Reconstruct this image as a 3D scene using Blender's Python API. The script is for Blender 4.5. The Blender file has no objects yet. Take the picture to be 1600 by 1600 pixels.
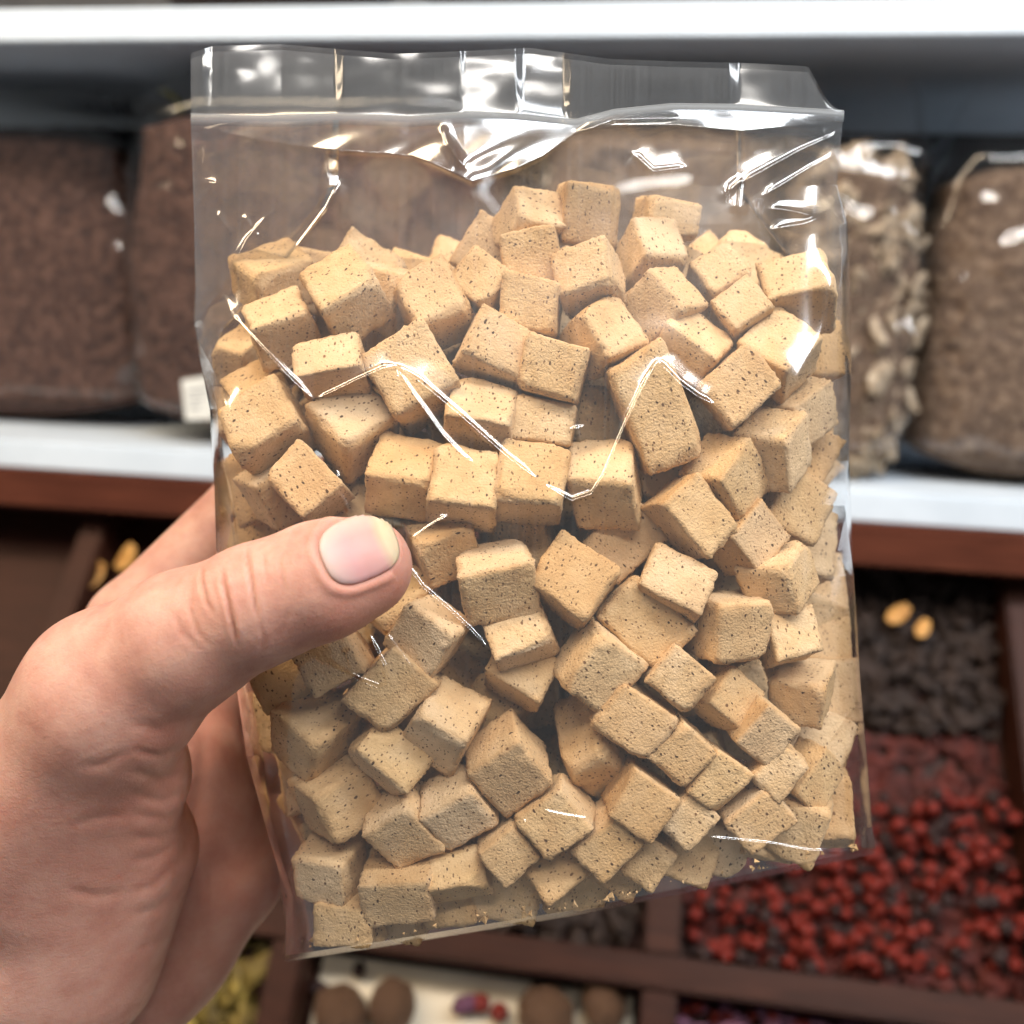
import bpy, math, random
import numpy as np
from mathutils import Vector, Matrix, noise

SC = bpy.context.scene
COL = SC.collection
R = math.radians

# ------------------------------------------------------------------ camera
F = 1537.0                       # focal length in pixels of the 1600 px photograph
PITCH, ROLL = R(12.0), R(1.95)
CAM = np.array([0.0, 0.0, 1.45])
FW = np.array([0, math.cos(PITCH), -math.sin(PITCH)])
_up = np.array([0, math.sin(PITCH), math.cos(PITCH)])
_rt = np.array([1.0, 0, 0])
RT = math.cos(ROLL) * _rt + math.sin(ROLL) * _up
UP = -math.sin(ROLL) * _rt + math.cos(ROLL) * _up
cd = bpy.data.cameras.new('camera')
cam = bpy.data.objects.new('camera', cd)
COL.objects.link(cam)
cam.matrix_world = Matrix(((RT[0], UP[0], -FW[0], CAM[0]), (RT[1], UP[1], -FW[1], CAM[1]),
                           (RT[2], UP[2], -FW[2], CAM[2]), (0, 0, 0, 1)))
cd.sensor_width = 36.0
cd.lens = 36.0 * F / 1600.0
cd.clip_start, cd.clip_end = 0.005, 50
cd.dof.use_dof = True
cd.dof.focus_distance = 0.172
cd.dof.aperture_fstop = 12.5
SC.camera = cam

# ------------------------------------------------------------------ world, lamps, exposure
w = bpy.data.worlds.new('World')
SC.world = w
w.use_nodes = True
w.node_tree.nodes['Background'].inputs[0].default_value = (0.95, 0.97, 1.0, 1)
w.node_tree.nodes['Background'].inputs[1].default_value = 0.19


def lamp(name, loc, target, sx, sy, power, col):
    ld = bpy.data.lights.new(name, 'AREA')
    ld.shape = 'RECTANGLE'
    ld.size, ld.size_y = sx, sy
    ld.energy = power
    ld.color = col
    o = bpy.data.objects.new(name, ld)
    COL.objects.link(o)
    o.location = loc
    zz = (Vector(loc) - Vector(target)).normalized()
    xx = (Vector((1, 0, 0)) - zz * zz.x).normalized()      # tubes run along the aisle
    yy = zz.cross(xx)
    o.rotation_euler = Matrix((xx, yy, zz)).transposed().to_euler()
    return o


TG = (0, 0.2, 1.38)
lamp('ceiling_lamp_cool', (0.72, -0.22, 2.40), (0.3, 0.2, 1.38), 1.8, 0.18, 26.0, (0.92, 0.96, 1.0))
lamp('ceiling_lamp_warm', (-0.80, -0.05, 2.38), (-0.3, 0.2, 1.38), 1.5, 0.18, 21.0, (1.0, 0.79, 0.54))
lamp('aisle_lamp', (0.05, -0.70, 2.43), (0.0, 0.2, 1.38), 1.0, 0.10, 9.5, (1.0, 0.95, 0.88))
SC.view_settings.view_transform = 'Standard'
SC.view_settings.look = 'None'
SC.view_settings.exposure = 0.12
SC.view_settings.gamma = 1.0
SC.view_settings.use_curve_mapping = False
SC.cycles.max_bounces = 6
SC.cycles.diffuse_bounces = 2
SC.cycles.glossy_bounces = 2
SC.cycles.transparent_max_bounces = 24
SC.cycles.caustics_reflective = False
SC.cycles.caustics_refractive = False
SC.cycles.use_denoising = True
SC.cycles.use_adaptive_sampling = True
SC.cycles.adaptive_threshold = 0.035
SC.cycles.adaptive_min_samples = 12
SC.cycles.sample_clamp_indirect = 6.0


def P(px, py, d):
    """photograph pixel + distance along the view axis -> world point"""
    px = np.asarray(px, float); py = np.asarray(py, float); d = np.asarray(d, float)
    x = (px - 800) / F * d; y = -(py - 800) / F * d
    return CAM + x[..., None] * RT + y[..., None] * UP + d[..., None] * FW


def to_world(c):
    return CAM + c[..., 0:1] * RT + c[..., 1:2] * UP - c[..., 2:3] * FW


# ------------------------------------------------------------------ helpers
def tag(o, label=None, cat=None, group=None, kind=None):
    if label: o['label'] = label
    if cat: o['category'] = cat
    if group: o['group'] = group
    if kind: o['kind'] = kind
    return o


def mesh_np(name, V, Fc, mat=None, parent=None, smooth=True):
    me = bpy.data.meshes.new(name)
    V = np.asarray(V, np.float32)
    if isinstance(Fc, np.ndarray):
        k = Fc.shape[1]
        me.vertices.add(len(V)); me.vertices.foreach_set('co', V.ravel())
        me.loops.add(Fc.size); me.loops.foreach_set('vertex_index', Fc.astype(np.int32).ravel())
        me.polygons.add(len(Fc))
        me.polygons.foreach_set('loop_start', np.arange(0, Fc.size, k, dtype=np.int32))
        me.update(calc_edges=True); me.validate()
    else:
        me.from_pydata(V.tolist(), [], Fc)
    me.polygons.foreach_set('use_smooth', [smooth] * len(me.polygons))
    me.update()
    if mat: me.materials.append(mat)
    o = bpy.data.objects.new(name, me)
    COL.objects.link(o)
    if parent: o.parent = parent
    return o


def grid_faces(nr, nc):
    a = np.arange(nr * nc).reshape(nr, nc)
    return np.stack([a[:-1, :-1], a[1:, :-1], a[1:, 1:], a[:-1, 1:]], -1).reshape(-1, 4)


def empty(name, loc=(0, 0, 0)):
    o = bpy.data.objects.new(name, None)
    COL.objects.link(o)
    o.location = loc
    o.empty_display_size = 0.01
    bpy.context.view_layer.update()
    return o


def adopt(o, parent):
    """parent keeping the world place"""
    o.parent = parent
    o.matrix_parent_inverse = Matrix.Translation(-Vector(parent.location))
    return o


class NT:
    def __init__(self, name):
        self.m = bpy.data.materials.new(name)
        self.m.use_nodes = True
        self.t = self.m.node_tree
        self.t.nodes.clear()
        self.out = self.n('ShaderNodeOutputMaterial')

    def n(self, typ, ins=None, **kw):
        nd = self.t.nodes.new(typ)
        for k, v in kw.items(): setattr(nd, k, v)
        for k, v in (ins or {}).items(): self.set(nd, k, v)
        return nd

    def set(self, nd, k, v):
        s = nd.inputs[k]
        if isinstance(v, bpy.types.NodeSocket): self.t.links.new(v, s)
        elif isinstance(v, bpy.types.Node): self.t.links.new(v.outputs[0], s)
        else: s.default_value = v

    def math(self, op, a, b=None, c=None, clamp=False):
        nd = self.n('ShaderNodeMath', operation=op, use_clamp=clamp)
        self.set(nd, 0, a)
        if b is not None: self.set(nd, 1, b)
        if c is not None: self.set(nd, 2, c)
        return nd.outputs[0]

    def ramp(self, fac, stops, interp='LINEAR'):
        nd = self.n('ShaderNodeValToRGB')
        cr = nd.color_ramp; cr.interpolation = interp
        while len(cr.elements) > 1: cr.elements.remove(cr.elements[-1])
        cr.elements[0].position = stops[0][0]; cr.elements[0].color = (*stops[0][1], 1)
        for p, c in stops[1:]:
            e = cr.elements.new(p); e.color = (*c, 1)
        self.set(nd, 0, fac)
        return nd.outputs[0]

    def mix(self, fac, a, b, blend='MIX'):
        nd = self.n('ShaderNodeMix', data_type='RGBA', blend_type=blend)
        self.set(nd, 0, fac); self.set(nd, 6, a); self.set(nd, 7, b)
        return nd.outputs[2]

    def noise(self, vec, scale, detail=3, rough=0.5, dist=0.0):
        nd = self.n('ShaderNodeTexNoise', {'Scale': scale, 'Detail': detail, 'Roughness': rough, 'Distortion': dist})
        if vec is not None: self.set(nd, 'Vector', vec)
        return nd.outputs[0]

    def principled(self, **ins):
        nd = self.n('ShaderNodeBsdfPrincipled')
        for k, v in ins.items(): self.set(nd, k.replace('_', ' '), v)
        return nd

    def end(self, sh):
        self.t.links.new(sh.outputs[0] if isinstance(sh, bpy.types.Node) else sh, self.out.inputs[0])
        return self.m


def c4(*c): return (*c, 1.0)


# ------------------------------------------------------------------ materials
def mat_cube():
    b = NT('malt_cube')
    tc = b.n('ShaderNodeTexCoord').outputs['Object']
    oi = b.n('ShaderNodeObjectInfo').outputs['Random']
    off = b.n('ShaderNodeCombineXYZ', {0: b.math('MULTIPLY', oi, 3.1), 1: b.math('MULTIPLY', oi, 7.7), 2: b.math('MULTIPLY', oi, 1.9)})
    v = b.n('ShaderNodeVectorMath', {0: tc, 1: off.outputs[0]}, operation='ADD').outputs[0]
    n1 = b.noise(v, 120, 2, 0.6)
    n2 = b.noise(v, 640, 3, 0.7)
    base = b.ramp(n1, [(0.30, (0.61, 0.395, 0.20)), (0.50, (0.71, 0.49, 0.265)), (0.70, (0.765, 0.555, 0.335))])
    tint = b.ramp(oi, [(0.0, (0.88, 0.80, 0.70)), (0.25, (0.98, 0.94, 0.88)), (0.6, (1.04, 1.02, 1.02)), (0.85, (1.0, 0.95, 0.86)), (1.0, (0.94, 0.85, 0.72))])
    base = b.mix(1.0, base, tint, 'MULTIPLY')
    base = b.mix(b.math('MULTIPLY', b.ramp(n2, [(0.42, (0, 0, 0)), (0.72, (1, 1, 1))]), 0.30), base, c4(0.46, 0.28, 0.12))
    ft = b.n('ShaderNodeSeparateColor', {0: b.n('ShaderNodeAttribute', attribute_name='crust').outputs['Color']})
    base = b.mix(b.math('MULTIPLY', ft.outputs[0], 0.42), base, c4(0.50, 0.275, 0.11))       # browned faces
    base = b.mix(b.math('MULTIPLY', ft.outputs[1], 0.45), base, c4(0.76, 0.58, 0.40))        # floury faces
    base = b.mix(b.math('MULTIPLY', b.math('MULTIPLY', ft.outputs[2], n2), 0.5), base, c4(0.40, 0.21, 0.08))   # toasted edges
    # dark bran specks: stretched voronoi, random size per cell
    st = b.n('ShaderNodeMapping', {'Vector': v, 'Rotation': (0.5, 0.4, 0.8), 'Scale': (1.0, 0.62, 1.0)}).outputs[0]
    wob = b.n('ShaderNodeTexNoise', {'Vector': v, 'Scale': 900.0, 'Detail': 0.0})
    st = b.n('ShaderNodeVectorMath', {0: st, 1: b.n('ShaderNodeVectorMath', {0: wob.outputs[1], 1: (0.00035,) * 3}, operation='MULTIPLY').outputs[0]}, operation='ADD').outputs[0]

    def specks(scale, lo, hi):
        vo = b.n('ShaderNodeTexVoronoi', {'Vector': st, 'Scale': scale, 'Randomness': 1.0})
        sx = b.n('ShaderNodeSeparateColor', {0: vo.outputs['Color']})
        thr = b.n('ShaderNodeMapRange', {0: sx.outputs[0], 1: 0.22, 2: 1.0, 3: lo, 4: hi}).outputs[0]
        k = b.math('SUBTRACT', thr, vo.outputs['Distance'])
        return b.math('MULTIPLY', k, 14.0, clamp=True), sx.outputs[1]
    s1, c1 = specks(1120, -0.02, 0.31)
    s2, c2 = specks(1800, -0.02, 0.36)
    scol = b.ramp(c1, [(0.0, (0.03, 0.014, 0.009)), (0.6, (0.08, 0.038, 0.018)), (1.0, (0.20, 0.09, 0.035))])
    colr = b.mix(b.math('MULTIPLY', s2, 0.78), base, c4(0.13, 0.062, 0.026))
    colr = b.mix(b.math('MULTIPLY', s1, 0.92), colr, scol)
    g = b.noise(v, 2300, 1, 0.6)
    h = b.math('ADD', b.math('MULTIPLY', n2, 0.8), b.math('MULTIPLY', g, 0.6))
    bp = b.n('ShaderNodeBump', {'Height': h, 'Strength': 0.65, 'Distance': 0.0005})
    return b.end(b.principled(Base_Color=colr, Roughness=0.85, Normal=bp, Specular_IOR_Level=0.2))


def mat_film(name, refl=1.0, haze=0.03, rough=0.04):
    """thin clear film: two-sided Schlick reflection over plain transmission, a touch of milkiness"""
    b = NT(name)
    geo = b.n('ShaderNodeNewGeometry')
    cs = b.math('ABSOLUTE', b.n('ShaderNodeVectorMath', {0: geo.outputs['Incoming'], 1: geo.outputs['Normal']}, operation='DOT_PRODUCT').outputs['Value'])
    k = b.math('POWER', b.math('SUBTRACT', 1.0, cs, clamp=True), 5.0)
    fac = b.math('MULTIPLY', b.math('MULTIPLY_ADD', k, 0.75, 0.055), refl, clamp=True)
    tr = b.n('ShaderNodeBsdfTransparent', {0: c4(1, 1, 1)})
    gl = b.n('ShaderNodeBsdfAnisotropic', {'Color': c4(1, 1, 1), 'Roughness': rough})
    df = b.n('ShaderNodeBsdfDiffuse', {'Color': c4(0.85, 0.87, 0.9)})
    at = b.n('ShaderNodeAttribute', attribute_name='haze').outputs['Fac']
    m0 = b.n('ShaderNodeMixShader', {0: b.math('MULTIPLY', b.math('ADD', at, 0.35), haze), 1: tr.outputs[0], 2: df.outputs[0]})
    m1 = b.n('ShaderNodeMixShader', {0: fac, 1: m0.outputs[0], 2: gl.outputs[0]})
    return b.end(m1)


def mat_seal():
    b = NT('seal_band')
    tr = b.n('ShaderNodeBsdfTransparent', {0: c4(0.9, 0.92, 0.95)})
    p = b.principled(Base_Color=c4(0.46, 0.48, 0.50), Roughness=0.28)
    return b.end(b.n('ShaderNodeMixShader', {0: 0.32, 1: tr.outputs[0], 2: p.outputs[0]}))


def mat_skin():
    b = NT('skin')
    tc = b.n('ShaderNodeTexCoord').outputs['Object']
    a = b.n('ShaderNodeAttribute', attribute_name='tone')
    sep = b.n('ShaderNodeSeparateColor', {0: a.outputs['Color']})
    n1 = b.noise(tc, 130, 3, 0.65)
    n2 = b.noise(tc, 380, 2, 0.6)
    base = b.ramp(n1, [(0.32, (0.44, 0.218, 0.165)), (0.5, (0.515, 0.282, 0.215)), (0.68, (0.57, 0.345, 0.265))])
    base = b.mix(b.math('MULTIPLY', n2, 0.28), base, c4(0.48, 0.21, 0.155))
    base = b.mix(b.math('MULTIPLY', sep.outputs[0], 0.58), base, c4(0.50, 0.165, 0.105))
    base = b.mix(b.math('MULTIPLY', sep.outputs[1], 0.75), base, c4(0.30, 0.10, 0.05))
    vo = b.n('ShaderNodeTexVoronoi', {'Vector': tc, 'Scale': 1500.0}, feature='DISTANCE_TO_EDGE')
    h = b.math('ADD', b.math('MULTIPLY', b.math('MINIMUM', vo.outputs[0], 0.25), 0.7), b.math('MULTIPLY', b.noise(tc, 1100, 2, 0.65), 1.0))
    bp = b.n('ShaderNodeBump', {'Height': h, 'Strength': 0.30, 'Distance': 0.0003})
    return b.end(b.principled(Base_Color=base, Roughness=0.52, Normal=bp, Specular_IOR_Level=0.35,
                              Subsurface_Weight=0.35, Subsurface_Radius=(1.0, 0.38, 0.2), Subsurface_Scale=0.0022))


def mat_nail():
    b = NT('fingernail')
    a = b.n('ShaderNodeAttribute', attribute_name='tone')
    sep = b.n('ShaderNodeSeparateColor', {0: a.outputs['Color']})
    col = b.ramp(sep.outputs[0], [(0.0, (0.52, 0.40, 0.36)), (0.10, (0.51, 0.34, 0.31)), (0.35, (0.50, 0.265, 0.255)), (0.70, (0.49, 0.265, 0.24)),
                                  (0.79, (0.50, 0.33, 0.23)), (0.84, (0.52, 0.41, 0.27)), (1.0, (0.50, 0.39, 0.26))])
    col = b.mix(b.math('MULTIPLY', sep.outputs[1], 0.6), col, c4(0.55, 0.46, 0.38))
    tc = b.n('ShaderNodeTexCoord').outputs['Object']
    bp = b.n('ShaderNodeBump', {'Height': b.noise(tc, 260, 2), 'Strength': 0.2, 'Distance': 0.0004})
    return b.end(b.principled(Base_Color=col, Roughness=0.46, Specular_IOR_Level=0.3, Normal=bp, Subsurface_Weight=0.3, Subsurface_Radius=(1, 0.5, 0.35),
                              Subsurface_Scale=0.001, Coat_Weight=0.0))


def mat_simple(name, stops, scale=60, rough=0.6, bump=0.3, dist=0.001, detail=4, spec=0.4):
    b = NT(name)
    tc = b.n('ShaderNodeTexCoord').outputs['Object']
    oi = b.n('ShaderNodeObjectInfo').outputs['Random']
    v = b.n('ShaderNodeVectorMath', {0: tc, 1: oi}, operation='ADD').outputs[0]
    n = b.noise(v, scale, detail, 0.6)
    bp = b.n('ShaderNodeBump', {'Height': n, 'Strength': bump, 'Distance': dist})
    return b.end(b.principled(Base_Color=b.ramp(n, stops), Roughness=rough, Normal=bp, Specular_IOR_Level=spec))


def mat_wood(name, dark, light, rough=0.5):
    b = NT(name)
    tc = b.n('ShaderNodeTexCoord').outputs['Object']
    mp = b.n('ShaderNodeMapping', {'Vector': tc, 'Scale': (3.0, 40.0, 40.0)}).outputs[0]
    n = b.noise(mp, 4.0, 6, 0.65, 1.2)
    bp = b.n('ShaderNodeBump', {'Height': n, 'Strength': 0.25, 'Distance': 0.0006})
    return b.end(b.principled(Base_Color=b.ramp(n, [(0.3, dark), (0.7, light)]), Roughness=rough, Normal=bp, Specular_IOR_Level=0.15))


M = {}
M['cube'] = mat_cube()
M['film'] = mat_film('clear_film', 2.0, 0.016, 0.13)
M['flap'] = mat_film('clear_film_flap', 0.95, 0.035, 0.13)
M['bgfilm'] = mat_film('storage_bag_film', 0.9, 0.008, 0.10)
M['seal'] = mat_seal()
M['base_film'] = mat_film('clear_film_bottom', 0.7, 0.02, 0.2)
M['skin'] = mat_skin()
M['nail'] = mat_nail()
M['white'] = mat_simple('white_laminate', [(0.3, (0.60, 0.68, 0.77)), (0.7, (0.68, 0.76, 0.85))], 25, 0.35, 0.05)
M['backing'] = mat_simple('shelf_backing', [(0.3, (0.035, 0.036, 0.04)), (0.7, (0.06, 0.06, 0.062))], 20, 0.6)
M['wood'] = mat_wood('shade_darkened_wood', (0.020, 0.006, 0.0035), (0.050, 0.016, 0.009))  # near black: shade from shelf and hand is put into the wood colour
M['wood_red'] = mat_wood('red_brown_wood', (0.060, 0.017, 0.010), (0.125, 0.038, 0.021))
M['brown'] = mat_simple('brown_granules', [(0.34, (0.026, 0.010, 0.007)), (0.52, (0.085, 0.038, 0.026)), (0.68, (0.17, 0.090, 0.064))], 170, 0.8, 1.0, 0.006, 5)
M['brown2'] = mat_simple('pale_brown_granules', [(0.34, (0.07, 0.04, 0.026)), (0.52, (0.15, 0.095, 0.062)), (0.68, (0.26, 0.18, 0.125))], 170, 0.8, 1.0, 0.004, 6)
M['chip'] = mat_simple('dried_bark_chip', [(0.3, (0.20, 0.14, 0.09)), (0.55, (0.38, 0.29, 0.20)), (0.75, (0.55, 0.45, 0.34))], 140, 0.75, 0.6)
M['paper'] = mat_simple('cream_paper', [(0.3, (0.62, 0.52, 0.38)), (0.7, (0.72, 0.62, 0.47))], 30, 0.7, 0.1)
M['sticker'] = mat_simple('white_sticker', [(0.3, (0.70, 0.70, 0.66)), (0.7, (0.78, 0.78, 0.74))], 30, 0.6, 0.05)
M['ink'] = mat_simple('faded_ink', [(0.3, (0.25, 0.26, 0.28)), (0.7, (0.35, 0.36, 0.38))], 60, 0.7, 0.05)
M['nut'] = mat_simple('nutmeg_shell', [(0.3, (0.10, 0.046, 0.022)), (0.5, (0.21, 0.105, 0.055)), (0.72, (0.31, 0.175, 0.10))], 130, 0.6, 0.9, 0.003)
M['red'] = mat_simple('red_berry_skin', [(0.3, (0.09, 0.006, 0.004)), (0.6, (0.20, 0.016, 0.008)), (0.8, (0.30, 0.05, 0.018))], 120, 0.4, 0.5, 0.001)
M['black'] = mat_simple('black_berry_skin', [(0.3, (0.010, 0.005, 0.005)), (0.7, (0.045, 0.018, 0.016))], 150, 0.6, 0.5, 0.001)
M['petal'] = mat_simple('purple_petal', [(0.3, (0.06, 0.018, 0.04)), (0.7, (0.18, 0.07, 0.12))], 90, 0.7, 0.5)
M['bed'] = mat_simple('dark_berry_crumble', [(0.3, (0.022, 0.004, 0.003)), (0.7, (0.11, 0.016, 0.010))], 90, 0.8, 0.5)
M['herb'] = mat_simple('yellow_herb', [(0.3, (0.06, 0.035, 0.01)), (0.55, (0.16, 0.11, 0.02)), (0.75, (0.30, 0.21, 0.035))], 90, 0.7, 0.5)
M['orange'] = mat_simple('dried_orange_peel', [(0.3, (0.35, 0.15, 0.03)), (0.7, (0.62, 0.34, 0.10))], 150, 0.6, 0.6)
M['dkplastic'] = mat_simple('dark_plastic', [(0.3, (0.025, 0.03, 0.034)), (0.7, (0.05, 0.058, 0.065))], 20, 0.3, 0.5, 0.006)
M['yellow'] = mat_simple('yellow_cord', [(0.3, (0.50, 0.42, 0.02)), (0.7, (0.65, 0.56, 0.04))], 200, 0.6)
M['sack'] = mat_simple('dark_sack', [(0.3, (0.010, 0.005, 0.004)), (0.7, (0.032, 0.017, 0.012))], 60, 0.8, 0.6, 0.003)

# ------------------------------------------------------------------ the shelf unit behind (its own yawed frame)
D0, YAW, ZS = 0.593, R(8.8), 1.45 + 0.1448
SX = np.array([math.cos(YAW), -math.sin(YAW), 0.0])     # along the shelf, to the right
SY = np.array([math.sin(YAW), math.cos(YAW), 0.0])      # into the shelf
SO = np.array([0.0, D0, 0.0])
SROT = Matrix(((SX[0], SY[0], 0), (SX[1], SY[1], 0), (0, 0, 1)))


def S(x, y, z):
    return SO + x * SX + y * SY + np.array([0, 0, z])


def sbox(name, x0, x1, y0, y1, z0, z1, mat, parent=None, bev=0.001, tilt=None):
    """bevelled box in the shelf frame, its mesh centred on its own origin"""
    import bmesh
    bm = bmesh.new()
    bmesh.ops.create_cube(bm, size=1.0)
    for v in bm.verts:
        v.co = (v.co.x * (x1 - x0), v.co.y * (y1 - y0), v.co.z * (z1 - z0))
    bmesh.ops.bevel(bm, geom=bm.edges[:], offset=bev, segments=2, affect='EDGES')
    me = bpy.data.meshes.new(name)
    bm.to_mesh(me); bm.free()
    me.materials.append(mat)
    o = bpy.data.objects.new(name, me); COL.objects.link(o)
    mw = Matrix.Translation(Vector(S((x0 + x1) / 2, (y0 + y1) / 2, (z0 + z1) / 2))) @ SROT.to_4x4()
    if tilt is not None:
        mw = tilt @ Matrix.Translation(((x0 + x1) / 2, (y0 + y1) / 2, (z0 + z1) / 2))
    o.matrix_world = mw
    if parent:
        o.parent = parent
        o.matrix_parent_inverse = Matrix.Translation(-Vector(parent.location))
    return o


LZ = ZS - 0.245                                         # top of the lower shelf board
shelf = empty('display_shelf', S(0, 0.1, LZ - 0.3))
tag(shelf, 'white laminate shelf boards with a dark back behind the held bag', 'shelf')
sbox('shelf_board', -0.9, 0.9, 0.0, 0.30, ZS, ZS + 0.0185, M['white'], shelf)
sbox('shelf_board', -0.9, 0.9, 0.0, 0.30, LZ - 0.018, LZ, M['white'], shelf)
sbox('back_panel', -0.9, 0.9, 0.301, 0.313, LZ - 0.3, ZS + 0.3, M['backing'], shelf)

# rack below: rail, slanted compartments
rack = empty('wooden_rack', S(0, -0.05, LZ - 0.4))
tag(rack, 'shade-darkened wooden rack of slanted compartments under the white shelf', 'rack')
sbox('rail', -0.9, 0.9, -0.006, 0.02, LZ - 0.0435, LZ - 0.0185, M['wood_red'], rack, 0.002)
# slanted frame: local x along the shelf, local y down the slope, local z out of the floor
SL = R(50)
RO = S(0, 0.03, LZ - 0.085)
dn = -math.cos(SL) * SY + np.array([0, 0, -math.sin(SL)])
nz = -math.sin(SL) * SY + np.array([0, 0, math.cos(SL)])
RM = Matrix(((SX[0], dn[0], -nz[0] * -1, RO[0]), (SX[1], dn[1], nz[1], RO[1]), (SX[2], dn[2], nz[2], RO[2]), (0, 0, 0, 1)))
# keep it right handed: x, -down, normal
RM = Matrix(((SX[0], -dn[0], nz[0], RO[0]), (SX[1], -dn[1], nz[1], RO[1]), (SX[2], -dn[2], nz[2], RO[2]), (0, 0, 0, 1)))


def rack_xy(px, py, h=0.0):
    """where the ray of a photograph pixel meets the compartment floor raised by h"""
    d = P(px, py, 1.0) - CAM
    o = RO + nz * h
    t = ((o - CAM) @ nz) / (d @ nz)
    q = CAM + t * d - RO
    return q @ SX, q @ -dn


def RW(x, y, h):
    return RO + x * SX - y * dn + h * nz


H = 0.034
sbox('floor_panel', -0.9, 0.9, -0.62, 0.06, -0.012, 0.0, M['wood'], rack, 0.001, RM)
xa = rack_xy(430, 1560, H)[0]; xb = rack_xy(1030, 1560, H)[0]
yr = rack_xy(1020, 1490, H)[1]; yb = rack_xy(1020, 1545, H)[1]
CW = xb - xa
sbox('divider', -0.9, 0.9, yb, yr, 0.001, H, M['wood'], rack, 0.0015, RM)
sbox('divider', -0.9, 0.9, 0.03, 0.055, 0.001, H, M['wood'], rack, 0.0015, RM)
sbox('divider', -0.9, 0.9, yr - 0.27, yr - 0.252, 0.001, H, M['wood'], rack, 0.0015, RM)
for i in range(-2, 4):
    xc = xa + i * CW
    sbox('divider', xc - 0.009, xc + 0.009, yr + 0.0005, 0.0295, 0.001, H - 0.002, M['wood'], rack, 0.0015, RM)
    sbox('divider', xc - 0.009, xc + 0.009, yr - 0.2515, yb - 0.0005, 0.001, H - 0.002, M['wood'], rack, 0.0015, RM)
RINV = RM.inverted()

# paper liner lying in the lower middle compartment
liner = sbox('paper_liner', xa + 0.012, xb - 0.012, yr - 0.245, yb - 0.003, 0.0012, 0.002, M['paper'], None, 0.0002, RM)
tag(liner, 'cream paper liner under the brown nuts in the lower compartment', 'paper')

rng = np.random.default_rng(7)
random.seed(7)


def blob_mesh(name, seed, sub=3, amp=0.08, freq=2.2, sq=(1, 1, 1)):
    import bmesh
    bm = bmesh.new()
    bmesh.ops.create_icosphere(bm, subdivisions=sub, radius=1.0)
    for v in bm.verts:
        k = 1 + amp * noise.noise(v.co * freq + Vector((seed * 3.7, seed, 0))) + amp * 0.5 * noise.noise(v.co * freq * 2.7 + Vector((0, seed, 5)))
        v.co = Vector((v.co.x * sq[0], v.co.y * sq[1], v.co.z * sq[2])) * k
    me = bpy.data.meshes.new(name); bm.to_mesh(me); bm.free()
    me.polygons.foreach_set('use_smooth', [True] * len(me.polygons))
    return me


def place(name, me, mat, loc, scale, rot, label, cat, group=None):
    o = bpy.data.objects.new(name, me)
    if not me.materials: me.materials.append(mat)
    COL.objects.link(o)
    o.location = loc; o.scale = (scale,) * 3; o.rotation_euler = rot
    return tag(o, label, cat, group)


# nutmegs on the paper
nuts = [(533, 1578, 0.0135, 'brown nut nearest the palm on the cream paper liner'),
        (613, 1572, 0.0130, 'upright oval brown nut second from left on the cream paper'),
        (853, 1584, 0.0150, 'large round brown nut right of the red berries on cream paper'),
        (944, 1566, 0.0130, 'pale brown nut beside the divider at the right end of the paper')]
for i, (px, py, r, lab) in enumerate(nuts):
    x, y = rack_xy(px, py, r)
    me = blob_mesh('nut', i + 1, 4, 0.12, 2.4, (0.86, 0.95, 1.12) if i in (1, 3) else (1.1, 0.98, 0.92))
    place('nutmeg', me, M['nut'], RW(x, y, r * 0.95 + 0.002), r, (0.2 * i, 0.3, i), lab, 'nut', 'nuts on the paper liner')
for i, (px, py, lab) in enumerate([(752, 1568, 'left one of two small red berries between the nuts'), (781, 1582, 'right one of two small red berries between the nuts')]):
    x, y = rack_xy(px, py, 0.005)
    place('red_berry', blob_mesh('berry', i + 9, 2, 0.06), M['red'], RW(x, y, 0.0072), 0.0052, (0, 0, i), lab, 'berry')
for i, (px, py, r, lab) in enumerate([(562, 1516, 0.0042, 'dark dried fruit lying near the top edge of the cream paper'),
                                      (500, 1545, 0.0048, 'dark dried fruit left of the leftmost brown nut'),
                                      (730, 1570, 0.0062, 'dark shrivelled husk left of the two red berries')]):
    x, y = rack_xy(px, py, r)
    place('dried_fruit', blob_mesh('husk', i + 20, 3, 0.35, 2.5, (0.8, 1.2, 0.8)), M['petal' if i == 2 else 'black'], RW(x, y, r + 0.002), r, (0, 0, i), lab, 'dried fruit')

# red and black berries heaped in the right compartment
bm_r = [blob_mesh('berry_mesh', 30 + k, 2, 0.10, 2.0) for k in range(4)]
bm_k = [blob_mesh('dark_berry_mesh', 40 + k, 2, 0.12, 2.0) for k in range(4)]
cells = []


def heap(x0, x1, y0, y1, n, pred, name, meshes, mat, rad, label, cat, group, hmax=0.02):
    k = 0; tries = 0
    while k < n and tries < n * 60:
        tries += 1
        x = rng.uniform(x0, x1); y = rng.uniform(y0, y1)
        r = rad * rng.uniform(0.8, 1.2)
        top = r
        for (cx, cy, cz, cr) in cells:
            d2 = (cx - x) ** 2 + (cy - y) ** 2
            s = (cr + r) * 0.93
            if d2 < s * s: top = max(top, cz + math.sqrt(s * s - d2) * 0.8)
        if top > hmax: continue
        if not pred(x, y): continue
        cells.append((x, y, top, r))
        place(name, meshes[k % len(meshes)], mat, RW(x, y, top + 0.001), r, tuple(rng.uniform(0, 6, 3)), label, cat, group)
        k += 1


def in_px(x0, y0, x1, y1):
    def f(x, y):
        q = RW(x, y, 0.012) - CAM
        d = q @ FW
        px = 800 + F * (q @ RT) / d; py = 800 - F * (q @ UP) / d
        return x0 < px < x1 and y0 < py < y1
    return f


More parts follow.
